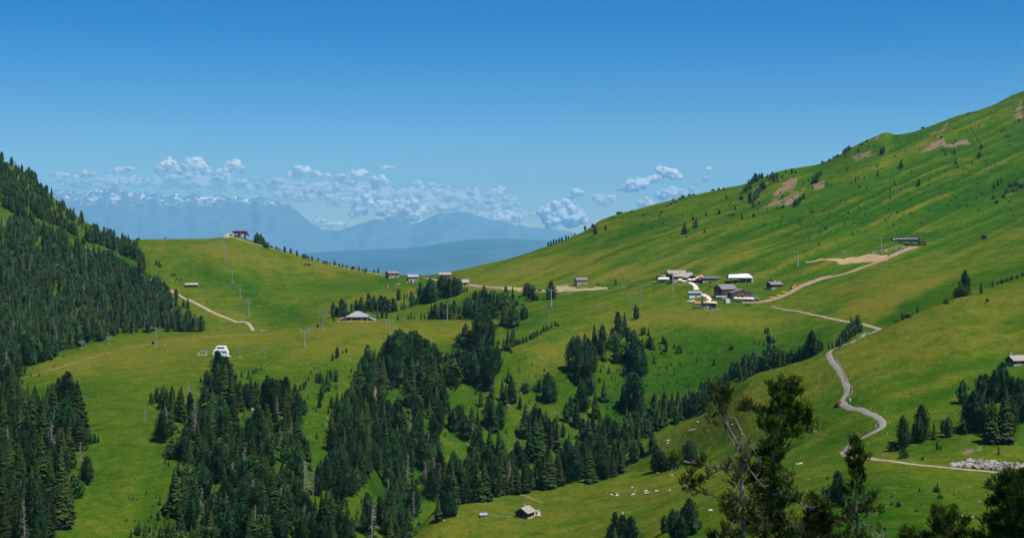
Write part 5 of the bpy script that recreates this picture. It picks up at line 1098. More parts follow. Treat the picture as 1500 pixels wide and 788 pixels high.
for k in range(13): MB().box((-8.4 + k * 1.52, -3.56, 5.9 + .025 * k), (1.2, .12, .95)).build('window', M_CREAM if k % 3 == 1 else M_WHITE, s)  # panes painted white and cream to imitate a bright reflection
MB().box((-10.4, -3.58, 5.6), (1.2, .12, 1.6)).build('window', M_WHITE, s)
for x in (-4.6, 5.4): MB().box((x, 0, 1.0), (1.0, 2.4, 4.6)).build('column', M_STEEL, s)
house('control_cabin', 'small dark cube cabin at the end of the modern lift station', 'cabin', 1351.5, 360, 6.2, 4, 3.5, .2, 0, M_DARKWOOD, M_BLACK, 'x', None, 0, [(0, 1.9, 1.7, 1.5)], [], eave=.1)
s = station('hilltop_lift_station', 'red and dark blue lift station on top of the round hill', 350.5, 347.5, R(-5), 7)
MB().prism([(-8.3, 4.2), (-7.2, 6.4), (7, 6.4), (9.6, 1.5), (9.2, 1.2), (6.8, 3.6), (-8, 3.6)], -3, 3).build('shell', M_NAVY, s)
MB().prism([(-8.8, 3.8), (-7.6, 6.9), (2, 6.9), (2, 6.3), (-7.0, 6.3), (-7.9, 3.8)], -3.3, -3.0).build('trim', M_RED, s)
MB().prism([(1.0, 1.2), (.6, 6.6), (1.8, 6.6), (2, 1.2)], -3.4, -3.1).prism([(2, 6.9), (6.8, 6.9), (9.9, 1.6), (9.3, 1.5), (6.4, 6.4), (2, 6.4)], -3.3, -3.0).build('trim', M_RED, s)
for x in (-1.0, 5.5): MB().box((x, 0, .9), (1.2, 2, 5.4)).build('column', M_NAVY, s)
MB().box((-4.5, -1, 1.2), (5, 3, 2.4)).build('cabin', M_BLUE, s)
house('cream_cabin', 'cream coloured box building beside the red hilltop station', 'building', 336.5, 348, 7.5, 5, 4.4, .25, 0, M_CREAM, M_CREAM, 'x', None, 0, [(-1.5, 2.6, 1.2, 1), (1.6, 2.6, 2.6, 1)], [], eave=.15)
house('white_cabin', 'low white cabin left of the cream building on the hilltop', 'cabin', 331, 348.4, 4.5, 4, 2.7, .2, 0, M_WHITE, M_WHITE, 'x', None, 0, [(0, 1.4, 1.4, .8)], [], eave=.1)
s = station('valley_lift_station', 'bright white rounded lift station on the green plateau behind tall pines', 322.5, 522.5, R(4), 7, .80)
MB().prism([(-5.9, -1), (-5.9, 3.4), (-5.2, 3.9), (5.0, 3.9), (5.6, 3.4), (5.6, -1)], -3.5, 3.5).build('body', M_WHITE, s)
MB().prism([(-5.8, 4.2), (-5.2, 5.0), (4.4, 5.3), (4.9, 4.6), (4.4, 4.2)], -3.8, 3.8).build('roof', M_WHITE, s)
MB().prism([(-3.9, 5.2), (-3.3, 7.6), (-2.9, 7.9), (3.3, 7.9), (3.8, 7.4), (4.3, 5.2)], -2.8, 2.8).build('canopy', M_WHITE, s)
MB().box((.2, -2.9, 6.6), (5.4, .12, 1.0)).build('window', M_NAVY, s)
for x, w in ((2.6, 1.2), (4.2, .9), (-1.0, .8)): MB().box((x, -3.6, 3.1), (w, .1, .8)).build('window', M_NAVY, s)
MB().box((5.9, -2, .2), (3.6, 3, .5)).build('ramp', M_WHITE, s)
a = empty('cable_frame', base_at(297, 521, 0, 0)); tag(a, 'light metal frame with a panel, left of the white lift station', 'frame')
MB().box((.4, 0, 3.0), (5, .4, 1.3)).build('panel', M_GREYROOF, a)
for s_ in (-1, 1): MB().bar((s_ * 2.4 - .6, 0, -1), (s_ * 2.2 + .4, 0, 3.4), .14).build('post', M_WHITE, a)
MB().bar((-3.4, 0, .4), (2.6, 0, .6), .12).build('rail', M_WHITE, a)
# pavilion restaurant
s = empty('pavilion_restaurant', base_at(522.5, 470.8, 13, 0)); tag(s, 'wide dark timber pavilion with a grey pyramid roof on the pass meadow', 'restaurant')
MB().box((0, 0, .8), (18, 11, 5.6)).build('wall', M_DARKWOOD, s)
MB().poly([(-8.4, -6.6, 3.4), (8.8, -6.6, 3.4), (8.8, 6.6, 3.4), (-8.4, 6.6, 3.4), (-1.4, 0, 7.2), (1.4, 0, 7.2), (-8.4, -6.6, 3.1), (8.8, -6.6, 3.1), (8.8, 6.6, 3.1), (-8.4, 6.6, 3.1)],
    [(0, 1, 5, 4), (1, 2, 5), (2, 3, 4, 5), (3, 0, 4), (6, 7, 1, 0), (7, 8, 2, 1), (8, 9, 3, 2), (9, 6, 0, 3), (9, 8, 7, 6)]).build('roof', M_GREYROOF, s)
MB().slab([(-13.5, -6, 1.6), (-7.5, -6, 2.7), (-7.5, 3, 2.7), (-13.5, 3, 1.6)], .2).build('side_roof', M_GREYROOF, s)
MB().slab([(8.2, -6, 3.0), (13.8, -6, .9), (13.8, 3, .9), (8.2, 3, 3.0)], .2).build('side_roof', M_GREYROOF, s)
MB().box((-10.5, -1, .2), (5, 6, 2.6)).box((10.6, -1, .1), (4.4, 6, 1.8)).build('side_room', M_DARKWOOD, s)
MB().box((0, -7.4, -.55), (29, 3.4, 1.5)).build('deck', M_PALEWOOD, s)
for k in range(22): MB().box((-13.6 + k * 1.3, -9.1, .5), (.1, .08, 1.0)).build('baluster', M_PALEWOOD, s)
MB().box((0, -9.1, 1.0), (28.5, .1, .12)).build('rail', M_PALEWOOD, s)
for x in (-8, -3.6, 3.6, 8): MB().box((x, -6.3, 1.6), (.3, .3, 3.6)).build('post', M_PALEWOOD, s)
for x, w in ((-5.5, 2.6), (0, 5), (5.6, 2.6)): MB().box((x, -5.58, 1.2), (w, .1, 1.7)).build('window', M_GLASS, s)
for x in (-5.0, -1.6, 1.2, 3.6): MB().box((x + 1, -9.22, .3), (2.2, .08, .9)).build('banner', M_YELLOW, s)
# playground station with its colours
s = empty('play_station', base_at(1035, 452, 6, 0)); tag(s, 'small open lift station with cream canopy and orange awning below the inn', 'lift station')
MB().slab([(0, -3, 4.4), (8, -3, 4.0), (8, 3, 4.9), (0, 3, 5.2)], .3).build('canopy', M_CREAM, s)
MB().slab([(-8.5, -2.5, 4.0), (-3.8, -2.5, 3.9), (-3.8, 1.5, 4.7), (-8.5, 1.5, 4.8)], .15).build('awning', M_ORANGE, s)
MB().slab([(-.6, .5, 6.0), (2.6, .5, 5.9), (2.6, 3.5, 6.6), (-.6, 3.5, 6.7)], .15).build('awning', M_RED, s)
MB().box((1.5, .5, 1.2), (11, 4, 4.4)).build('room', M_BLACK, s)
for k, x in enumerate((-3.4, -.5, 2, 5)): MB().box((x, -1.7, 1.2), (1.2, .2, 1.6)).build('panel', (M_GREYROOF, M_STEEL, M_CREAM, M_STEEL)[k], s)
for x in (-8.2, -4, 0, 7.6): MB().bar((x, -2.6, -1), (x, -2.6, 4.2), .12).build('post', M_STEEL, s)
for px, mt, w, h_, lab in ((1018.5, M_BLUE, 1.2, 2.0, 'blue play tower panel at the left end of the play station'), (1036.5, M_YELLOW, 1.0, 2.2, 'yellow slide tower before the play station'), (1041.5, M_BLUE, 1.9, 1.9, 'blue bouncy block right of the yellow tower'), (1033, M_GREYROOF, 2.6, 1.4, 'grey sitting block before the play station')):
    p = base_at(px, 453.2, 0, 0); o = empty('play_tower', p); tag(o, lab, 'play tower')
    MB().box((0, 0, h_ / 2 - .3), (w, w * .8, h_ + .6)).build('body', mt, o); MB().prism([(-w / 2 - .1, h_), (w / 2 + .1, h_), (0, h_ + .6)], -w * .4, w * .4).build('roof', mt, o)
a = empty('platform', base_at(1049, 453.6, 0, 0)); tag(a, 'low grey arrival platform at the right end of the play station', 'platform')
MB().box((0, 0, .1), (6, 2, 1.0)).build('deck', M_GREYROOF, a)

# ------------------------------------------------------------------ lift masts, cables, chairs
def mast(px, py, hpx, arm, label, mat=None, r=0.38, group='lift masts'):
    mat = mat or M_STEEL; p = hit(px, py); h = hpx * p.y / F
    o = empty('lift_mast', p); tag(o, label, 'lift mast', group)
    MB().bar((0, 0, -1.2), (0, 0, h), r, r * .6, 8).build('pole', mat, o)
    MB().box((0, 0, -.2), (1.8, 1.8, 1.0)).build('footing', M_GREYROOF, o)
    a = MB().box((0, 0, h - .5), (arm, .35, .35)).bar((-arm * .3, 0, h - .5), (0, 0, h + .9), .1, n=4).bar((arm * .3, 0, h - .5), (0, 0, h + .9), .1, n=4).build('crossarm', mat, o)
    for s in (-1, 1):
        b_ = MB().box((s * arm / 2, 0, h - .25), (.35, 3.4, .35)); w = b_.build('sheave_train', M_STEEL, o)
        MB().box((s * arm / 2, 0, h + .55), (.9, 3.0, .06)).bar((s * arm / 2, 1.2, h), (s * arm / 2, 1.2, h + .6), .05, n=4).build('catwalk', mat, w)
    return p + Vector((0, 0, h)), arm
MA = [mast(325, 359, 17, 5, 'grey lift mast nearest the hilltop station', group='masts climbing the round hill'), mast(330, 381.5, 19, 5, 'second lift mast down the round hill'), mast(340, 415.5, 18.5, 5, 'third lift mast down the round hill'),
      mast(351.5, 435, 18, 5, 'fourth lift mast, at the foot of the dark green hollow'), mast(364.5, 461.5, 19, 5, 'lowest lift mast on the round hill above the gravel road')]
mast(228, 507, 27, 5.4, 'green lift mast alone on the plateau before the forest', M_GREENSTEEL, .6)
MB_ = [mast(351, 522.5, 14, 4.6, 'dark stubby lift mast right of the white lift station', M_GREENSTEEL, .5), mast(446.5, 507.5, 23, 5, 'lift mast halfway across the plateau', M_STEEL, .45), mast(472, 482.5, 25, 5, 'green lift mast left of the pavilion', M_GREENSTEEL, .5)]
mast(570.5, 490, 20, 5, 'lift mast whose foot is hidden by the big pines', M_STEEL, .45); mast(655, 471.5, 28, 5.4, 'green lift mast in front of the pass trees', M_GREENSTEEL, .55)
MC = [mast(807.5, 449.5, 25, 5, 'silver lift mast beside the round pine', M_STEEL, .6), mast(985.5, 426, 25, 5, 'silver lift mast before the refuge', M_STEEL, .6), mast(1169, 390, 22, 5, 'silver lift mast on the slope left of the straw patch', M_STEEL, .55), mast(1291, 364, 16, 7, 'wide armed lift mast beside the modern station', M_STEEL, .5)]
MD = [mast(804, 475.5, 21, 5, 'green grey lift mast above the line of bushes', M_GREENSTEEL, .5), mast(927, 456, 20, 5, 'lift mast standing behind the lone pine', M_GREENSTEEL, .5), mast(938, 447.5, 31, 5, 'tallest thin lift mast, right of the lone pine', M_GREENSTEEL, .45), mast(1040, 426.5, 15, 4, 'dark lift mast between the refuge and the inn', M_BLACK, .35), mast(1028.3, 445.5, 11, 6, 'dark lift mast with a round bullwheel frame at the play station', M_BLACK, .5)]
mast(82.5, 408, 21, 5, 'pale lift mast in a clearing of the forested mountain'); mast(182, 452, 12, 5, 'grey lift mast sunk among the forest trees'); mast(160, 503, 9, 3, 'short grey lift mast at the forest edge'); mast(120, 510, 9, 3, 'short pale mast left of the forest edge mast')
def cable(tops, label):
    mb = MB()
    for s in (-1, 1):
        for (a, aa), (b, bb) in zip(tops[:-1], tops[1:]):
            pa = a + Vector((s * aa / 2, 0, -.1)); pb = b + Vector((s * bb / 2, 0, -.1)); L = (pb - pa).length; prev = pa
            for k in range(1, 9):
                t = k / 8; q = pa.lerp(pb, t) - Vector((0, 0, L * .035 * 4 * t * (1 - t))); mb.bar(prev, q, .03, n=3); prev = q
    tag(mb.build('lift_cable', M_BLACK), label, 'cable')
cable(MA, 'thin lift cable running up the round hill'); cable(MB_, 'thin lift cable across the plateau'); cable(MC, 'thin lift cable along the mountain foot to the modern station'); cable([MD[0], MD[2]], 'thin lift cable over the lone pine')
def chair_lift(top_pair, t, side, label, w=3.6):
    (a, aa), (b, bb) = top_pair; pa = a + Vector((side * aa / 2, 0, -.1)); pb = b + Vector((side * bb / 2, 0, -.1)); L = (pb - pa).length
    q = pa.lerp(pb, t) - Vector((0, 0, L * .035 * 4 * t * (1 - t)))
    o = empty('lift_chair', q); tag(o, label, 'chairlift seat', 'chairs hanging on the lift cables')
    MB().bar((0, 0, 0), (0, 0, -1.5), .06, n=4).bar((-w / 2, 0, -1.5), (w / 2, 0, -1.5), .08, n=4).bar((-w / 2, 0, -1.5), (-w / 2, 0, -3.4), .07, n=4).bar((w / 2, 0, -1.5), (w / 2, 0, -3.4), .07, n=4).build('hanger', M_STEEL, o)
    MB().box((0, -.2, -3.4), (w, .6, .12)).build('seat', M_BLACK, o); MB().box((0, .15, -2.95), (w, .1, .7)).build('backrest', M_STEEL, o)
for pr, t, s, lab in (((MA[0], MA[1]), .5, 1, 'lift chair just below the hilltop station'), ((MA[2], MA[3]), .5, -1, 'lift chair between the third and fourth hill masts'), ((MA[3], MA[4]), .6, 1, 'lift chair above the gravel road'), ((MB_[0], MB_[1]), .3, 1, 'lift chair right of the white lift station'), ((MB_[1], MB_[2]), .5, -1, 'lift chair left of the pavilion'),
        ((MC[0], MC[1]), .12, 1, 'lift chair above the straw coloured track'), ((MC[0], MC[1]), .62, -1, 'lift chair over the meadow left of the refuge'), ((MC[2], MC[3]), .5, 1, 'lift chair above the straw patch'), ((MD[0], MD[2]), .5, 1, 'lift chair over the pass meadow')):
    chair_lift(pr, t, s, lab)

# ------------------------------------------------------------------ stands, poles, fences
def stand(px, py, hpx, label):
    p = hit(px, py); k = p.y / F; h = hpx * k
    o = empty('snow_gun', p); tag(o, label, 'snow gun', 'snow guns on posts')
    MB().bar((0, 0, -1), (0, 0, h * .55), .28).build('post', M_WHITE, o)
    MB().bar((0, .6, h * .75), (0, -.7, h * .8), .75, .85, 10).build('drum', M_BLACK, o); MB().box((0, 0, h * .5), (.9, .7, .5)).build('bracket', M_BLACK, o)
for a in ((224, 507, 6.5, 'black snow gun at the foot of the green plateau mast'), (242, 353, 5.5, 'dark snow gun on the flat skyline of the round hill'), (465.5, 482.5, 6.5, 'black snow gun left of the pavilion'), (1446, 444.5, 6, 'black snow gun on the roadside meadow brow'), (650.5, 470.5, 6, 'black snow gun left of the green mast'), (259, 413, 5, 'dark snow gun left of the hay barn'), (1160, 0, 0, '')):
    if a[2]: stand(*a)
def pole(px, py, hpx, r, mat, label, name='marker_pole', cat='pole', group=None, flag=None):
    p = hit(px, py); h = hpx * p.y / F
    o = empty(name, p); tag(o, label, cat, group); MB().bar((0, 0, -.5), (0, 0, h), r, r, 6).build('post', mat, o)
    if flag: MB().box((0, 0, h * .75), (flag * 2, flag * 2, h * .5)).build('padding', mat, o)
pole(1244, 639, 7, .1, M_BLUE, 'blue padded pole upper of the two beside the hairpin', flag=.18); pole(1238, 646, 6, .1, M_BLUE, 'blue padded pole lower of the two beside the hairpin', flag=.18)
pole(1290.5, 667, 7, .1, M_BLUE, 'thin blue pole above the gravel path', flag=.1); pole(1245.5, 589, 5, .12, M_WHITE, 'white marker box on a post beside the road bend', flag=.32)
pole(711, 755, 30, .045, M_GREYWOOD, 'tall thin wooden pole left of the log hut'); pole(1239, 509, 3, .15, M_BLUE, 'short blue post beside the upper road'); pole(1371, 470, 3, .2, M_GREYROOF, 'short pale post on the roadside meadow'); pole(1457.5, 511, 3, .2, M_GREYROOF, 'short pale post in the middle of the roadside meadow')
pole(130, 539, 3, .3, M_GREYROOF, 'small pale hydrant in the plateau grass'); pole(154, 519.5, 2.5, .35, M_RED, 'tiny red marker on the plateau trail')
for k, (x, y) in enumerate(((1246,667),(1262,664),(1266,658),(1272,650),(1300,636),(1303,620),(1296,606),(1276,600),(1247,575),(1246,556),(1238,540))):
    pole(x, y, 3.4, .07, M_WHITE, 'thin white snow stake at the edge of the asphalt road', 'snow_stake', 'stake', 'snow stakes along the road')
def fence(pts, h, label, mat=None, gap=3.0, name='fence'):
    mat = mat or M_GREYWOOD; W = smooth_line([hit(*q) for q in pts], gap); p0 = Vector((W[0][0], W[0][1], grid_z(*W[0])))
    o = empty(name, p0); tag(o, label, 'fence'); prev = None
    for w in W:
        q = Vector((w[0], w[1], grid_z(*w))) - p0
        MB().bar(q - Vector((0, 0, .4)), q + Vector((0, 0, h)), .08, n=4).build('post', mat, o)
        if prev is not None:
            MB().bar(prev + Vector((0, 0, h * .85)), q + Vector((0, 0, h * .85)), .06, n=4).build('rail', mat, o); MB().bar(prev + Vector((0, 0, h * .45)), q + Vector((0, 0, h * .45)), .05, n=4).build('rail', mat, o)
        prev = q
fence([(1243,585),(1249,573),(1247,566)], 1.0, 'short wooden rail fence at the road bend'); fence([(1223,524),(1232,537),(1238,552),(1242,560)], 1.0, 'long wooden rail fence beside the road')
fence([(718,756),(735,758),(752,759.5)], 1.0, 'grey paddock fence left of the log hut', gap=2.2); fence([(774,746),(788,748),(792,753),(780,757)], 1.0, 'paddock fence behind the white trailer', gap=2.2)
fence([(862,410),(872,410),(878,412),(866,416),(850,418),(838,416)], 1.2, 'pale fence around the salmon farmhouse', gap=4)
p = hit(1380, 343); o = empty('safety_net', p); tag(o, 'teal safety net leaning on the mountain above the modern station', 'net')
MB().poly([(-2, 0, 2.6), (-1.2, 0, 3.0), (2.2, 0, .4), (1.6, 0, -.2), (-2, .15, 2.6), (-1.2, .15, 3.0), (2.2, .15, .4), (1.6, .15, -.2)], [(0, 3, 2, 1), (4, 5, 6, 7), (0, 1, 5, 4), (1, 2, 6, 5), (2, 3, 7, 6), (3, 0, 4, 7)]).build('mesh', M_TEAL, o)
MB().bar((-2, 0, -1), (-2, 0, 2.6), .07, n=4).bar((2, 0, -1), (2, 0, .5), .07, n=4).build('post', M_STEEL, o)
# fallen trunks and brush
def log_(px, py, dx, dz, r, label):
    p = hit(px, py); k = p.y / F; mb = MB(); e = Vector((dx * k, 1.0, dz * k)); rg = random.Random(int(px))
    mb.bar((0, 0, r), e + Vector((0, 0, r)), r, r * .4, 6)
    for i in range(14):
        t = rg.uniform(.25, 1); s = e * t + Vector((0, 0, r)); mb.bar(s, s + Vector((rg.uniform(-1, 1), rg.uniform(-1, 1), rg.uniform(.2, 1.4))), .05, .02, 3)
    tag(mb.build('fallen_trunk', M_GREYWOOD, loc=p), label, 'dead trunk', 'fallen trunks lying in the gully wood')
for a in ((545,758,28,-4,.3),(548,752,20,2,.25),(524,775,5,10,.3),(590,700,16,6,.25),(578,585,10,-16,.3),(586,612,-10,22,.3),(480,640,6,14,.3),(765,683,10,5,.25),(312,690,14,-3,.3),(290,660,12,-10,.3),(878,603,12,-4,.25),(540,560,8,6,.25),(484,640,-3,10,.3)):
    log_(*a, 'bleached fallen trunk lying on the grass of the gully wood')

# ------------------------------------------------------------------ car, digger, cyclists, cattle
def wheel(parent, x, y, r, w, mat=None):
    t = MB().bar((x - w / 2, y, r), (x + w / 2, y, r), r, r, 12).build('wheel', M_RUBBER, parent)
    MB().bar((x - w / 2 - .01, y, r), (x + w / 2 + .01, y, r), r * .55, r * .55, 8).build('rim', M_STEEL, t)
def car(px, py, rz, body, label, L=4.2, W=1.8, H=1.5, group=None):
    p = hit(px, py); p.z += .25
    o = empty('parked_car', p, rz); tag(o, label, 'car', group)
    pr = [(-L/2, .35), (-L/2, .85), (-L*.46, .95), (-L*.22, 1.0), (-L*.10, 1.42), (L*.28, H), (L*.44, 1.1), (L/2, .95), (L/2, .35)]
    mb = MB(); n = len(pr)
    v = []
    for s in (-1, 1):
        for (y, z) in pr: v.append((s * (W / 2 - (0.16 if z > 1.2 else 0)), y, z))
    mb.poly(v, [tuple(range(n - 1, -1, -1)), tuple(range(n, 2 * n))] + [(k, (k + 1) % n, n + (k + 1) % n, n + k) for k in range(n)]); mb.build('body', body, o)
    for y0, z0, y1, z1, nm in ((-L*.215, 1.03, -L*.105, 1.40, 'windscreen'), (L*.435, 1.14, L*.295, H - .05, 'rear_window')):
        w = W * .38; off = -.02 if nm == 'windscreen' else .02
        MB().slab([(-w, y0 + off, z0 + .02), (w, y0 + off, z0 + .02), (w, y1 + off, z1 + .02), (-w, y1 + off, z1 + .02)], .02).build(nm, M_GLASS, o)
    for s in (-1, 1):
        MB().box((s * (W / 2 - .06), L * .1, 1.2), (.06, L * .36, .28)).build('side_window', M_GLASS, o)
        MB().box((s * W * .36, -L / 2 - .01, .72), (.34, .05, .16)).build('headlight', M_WHITE, o); MB().box((s * W * .38, L / 2 + .01, .8), (.26, .05, .2)).build('tail_light', M_RED, o)
        for y in (-L * .31, L * .3): wheel(o, s * (W / 2 - .08), y, .33, .2)
    return o
M_DARKRED = plain('dark_red_car_paint', (0.20, 0.015, 0.03), 0.3, .1, 1.0, 0.0, .6)
car(1227.5, 594, R(-35), M_DARKRED, 'dark red car parked in the gravel lay-by at the road bend')
for px, py, mt, lab in ((966, 413.6, M_GREYROOF, 'silver car at the far left of the refuge'), (970.5, 413.6, M_BLACK, 'dark car under the lower refuge awning'), (1011, 443.5, M_WHITE, 'white van at the left end of the play station'), (1016.5, 442.5, M_WHITE, 'white car behind the play station'), (1022, 443.2, M_GREYROOF, 'silver car beside the white path'), (956.5, 415, M_GREYROOF, 'pale car parked left on the refuge meadow'), (1096, 448, M_DARKRED, 'dark vehicle on the earth track below the inn'), (640, 0, None, '')):
    if mt: car(px, py, R(80), mt, lab, group='cars parked near the inns')
car(791, 427.2, R(70), M_BLACK, 'black car on the straw coloured track')
for px in (613.5, 617, 620.5): car(px, 407.8, R(80), M_GREYROOF if px != 617 else M_DARKRED, 'small car parked by the saddle chalets', group='cars parked at the saddle chalets')
d = empty('excavator', hit(1161, 423), R(20)); tag(d, 'small yellow excavator on the earth track', 'excavator')
MB().box((0, 0, .4), (3.0, .6, .8)).build('track', M_BLACK, d); MB().box((0, 1.6, .4), (3.0, .6, .8)).build('track', M_BLACK, d)
MB().box((.3, .8, 1.3), (2.6, 2.0, 1.0)).build('body', M_YELLOW, d); MB().box((-.3, .4, 2.3), (1.3, 1.1, 1.2)).build('cab', M_GLASS, d)
MB().bar((.6, .8, 1.6), (3.0, .8, 3.2), .22, n=4).bar((3.0, .8, 3.2), (4.4, .8, 1.0), .18, n=4).build('boom', M_YELLOW, d); MB().box((4.4, .8, .7), (.8, .9, .7)).build('bucket', M_BLACK, d)
for k, (x, y, w) in enumerate(((1132,436,6),(1141,433,5),(1150,428.5,6),(1136,430,5))):
    p = hit(x, y); o = MB().box((0, 0, .25), (w, .5, .5)).box((0, 0, .6), (w * .9, .4, .25)).build('timber_baulk', M_YELLOW, loc=p, rz=R(22 if k < 3 else -35)); tag(o, ('yellow timber baulk nearest the inn beside the track', 'middle yellow timber baulk beside the track', 'yellow timber baulk next to the excavator', 'slanting yellow baulk on the grass above the track')[k], 'barrier')

def skin_body(name, joints, edges, mat, sub=1):
    """one continuous body grown round a skeleton; joints: (x, y, z, rx, ry)"""
    me = bpy.data.meshes.new(name); me.from_pydata([j[:3] for j in joints], edges, [])
    o = bpy.data.objects.new(name, me); COL.objects.link(o)
    m1 = o.modifiers.new('s', 'SKIN'); m1.use_smooth_shade = True
    for v, j in zip(me.skin_vertices[0].data, joints): v.radius = (j[3], j[4])
    me.skin_vertices[0].data[0].use_root = True
    if sub: o.modifiers.new('u', 'SUBSURF').levels = sub
    dg = bpy.context.evaluated_depsgraph_get(); dg.update()
    nm = bpy.data.meshes.new_from_object(o.evaluated_get(dg)); nm.name = name
    bpy.data.objects.remove(o); bpy.data.meshes.remove(me)
    nm.materials.clear(); nm.materials.append(mat)
    return nm
def cow_mat(name, a, b_):
    m, nt, b = new_mat(name); oi = N(nt, 'ShaderNodeObjectInfo'); v = objpos(nt)
    ad = N(nt, 'ShaderNodeVectorMath'); ad.operation = 'ADD'; nt.links.new(v, ad.inputs[0]); nt.links.new(oi.outputs['Location'], ad.inputs[1])
    c = mix(nt, maprange(nt, noise(nt, 1.1, 2, .5, ad.outputs[0]), .47, .53), a, b_); nt.links.new(c, b.inputs['Base Color']); return m
M_COWS = [cow_mat('brown_cattle_hide', (0.34, 0.12, 0.045), (0.40, 0.16, 0.07)), cow_mat('pied_cattle_hide', (0.68, 0.62, 0.55), (0.36, 0.14, 0.06)), cow_mat('white_cattle_hide', (0.72, 0.68, 0.62), (0.66, 0.60, 0.52)), cow_mat('black_pied_cattle_hide', (0.03, 0.028, 0.026), (0.66, 0.62, 0.58))]
def cow_mesh(mat, graze):
    J = [(0,.55,1.08,.32,.34),(0,.15,1.05,.36,.38),(0,-.35,1.06,.33,.37),(0,.95,1.12,.24,.26),
         (0,-.75,1.12 if not graze else .98,.17,.22),(0,-1.05,1.28 if not graze else .55,.13,.17),(0,-1.38,1.2 if not graze else .22,.085,.10),
         (.2,-.45,.66,.12,.12),(.2,-.43,.36,.07,.07),(.2,-.47,.04,.06,.06),(-.2,-.45,.66,.12,.12),(-.2,-.40,.36,.07,.07),(-.2,-.36,.04,.06,.06),
         (.2,.88,.72,.15,.15),(.2,1.0,.42,.075,.075),(.2,.93,.04,.06,.06),(-.2,.88,.72,.15,.15),(-.2,.96,.42,.075,.075),(-.2,.86,.04,.06,.06),(0,1.18,1.1,.04,.04),(0,1.24,.6,.03,.03)]
    E = [(0,1),(1,2),(0,3),(2,4),(4,5),(5,6),(2,7),(7,8),(8,9),(2,10),(10,11),(11,12),(3,13),(13,14),(14,15),(3,16),(16,17),(17,18),(3,19),(19,20)]
    return skin_body('cow', J, E, mat, 1)
COWM = [[cow_mesh(m, g) for g in (False, True)] for m in M_COWS]
COWL = ['brown cow', 'brown and white cow', 'whitish cow', 'black and white cow']
rg = random.Random(21)
COWS = [(888,725.5,0),(896,727,2),(901,725,3),(904,728,2),(926.5,716,1),(927.5,726,2),(931.5,721.5,1),(946,721,2),(949,723.5,0),(947,724.5,1),(951,724,1),(960,720,0),(962,721.5,1),(980,720.5,1),(963.5,695,0),(984,698,1),(958.5,650,0),(970.5,650,0),(973,648,0),(979,647,2),(978,651,1),(1011,632,3),(1016,631,1),(1022,620,3),(1037.5,633,0),(1072,624,1),(1071,628,0),(1071,614,3),(1077,614,3),(1065,718,0),(1041,750,2),(1108,704,0),(1114,714,0),(1173,681.5,2),(1168,682.5,1),(1194,634,1),(1093,710,2),(650,764,2),(912,753.5,2),(776,759,2),(789,757,2),(690,779,1)]
CROW = ['on the lower herd meadow', 'on the slope beside the stream trees', 'under the big foreground pine', 'by the log hut']
for i, (x, y, k) in enumerate(COWS):
    p = hit(x, y)
    if p is None: continue
    wh = CROW[3] if x < 880 else (CROW[1] if y < 660 else (CROW[0] if x < 1000 else CROW[2]))
    g = rg.random() < .6
    o = obj('cow', COWM[k][int(g)], loc=p, rz=rg.choice([R(90), R(-90), R(60), R(120), R(-60), R(15), R(180)])); o.location.z += .02; o.scale = (.8, .8, .8)
    tag(o, f'{COWL[k]} {"grazing" if g else "standing"} {wh}', 'cow', f'cattle: {COWL[k]} {g} {wh}')
# cattle at the upper saddle
for x, y in ((578,417.5),(581,418),(584,417),(568.5,420.5),(596,415),(532,430.5),(549,429.5)):
    o = obj('cow', COWM[2][1], loc=hit(x, y), rz=rg.uniform(0, 6)); tag(o, 'pale cow grazing on the grass below the saddle chalets', 'cow', 'pale cows below the saddle chalets')

def person_mesh(pose, mat):
    if pose == 'ride':
        J = [(0,0,1.0,.15,.12),(0,-.2,1.25,.15,.11),(0,-.38,1.46,.17,.11),(0,-.46,1.58,.05,.05),(0,-.52,1.72,.10,.11),
             (.17,-.4,1.44,.06,.06),(.22,-.58,1.2,.045,.045),(.22,-.82,1.08,.035,.035),(-.17,-.4,1.44,.06,.06),(-.22,-.58,1.2,.045,.045),(-.22,-.82,1.08,.035,.035),
             (.1,-.38,.82,.085,.085),(.1,-.12,.42,.055,.055),(.1,-.26,.30,.04,.05),(-.1,-.36,.98,.085,.085),(-.1,-.2,.56,.055,.055),(-.1,-.34,.48,.04,.05)]
        E = [(0,1),(1,2),(2,3),(3,4),(2,5),(5,6),(6,7),(2,8),(8,9),(9,10),(0,11),(11,12),(12,13),(0,14),(14,15),(15,16)]
    else:
        J = [(0,0,.95,.15,.11),(0,0,1.2,.15,.10),(0,0,1.42,.18,.10),(0,0,1.52,.05,.05),(0,-.02,1.66,.09,.11),
             (.2,0,1.4,.06,.06),(.25,.02,1.12,.045,.045),(.25,-.08,.86,.035,.035),(-.2,0,1.4,.06,.06),(-.25,.02,1.12,.045,.045),(-.25,-.08,.86,.035,.035),
             (.1,-.04,.5,.075,.08),(.11,0,.08,.05,.05),(.11,-.14,.04,.04,.035),(-.1,.05,.5,.075,.08),(-.11,.12,.08,.05,.05),(-.11,0,.04,.04,.035)]
        E = [(0,1),(1,2),(2,3),(3,4),(2,5),(5,6),(6,7),(2,8),(8,9),(9,10),(0,11),(11,12),(12,13),(0,14),(14,15),(15,16)]
    return skin_body('person', J, E, mat, 1)
M_SKINCLOTH = {c: plain(c + '_jersey', col, .8, .1) for c, col in (('red', (.65, .06, .04)), ('dark', (.04, .045, .06)), ('blue', (.05, .10, .35)), ('white', (.75, .73, .70)))}
M_SKIN = plain('skin', (.50, .30, .22), .6, .05)
RIDE = {c: person_mesh('ride', m) for c, m in M_SKINCLOTH.items()}; WALK = {c: person_mesh('walk', m) for c, m in M_SKINCLOTH.items()}
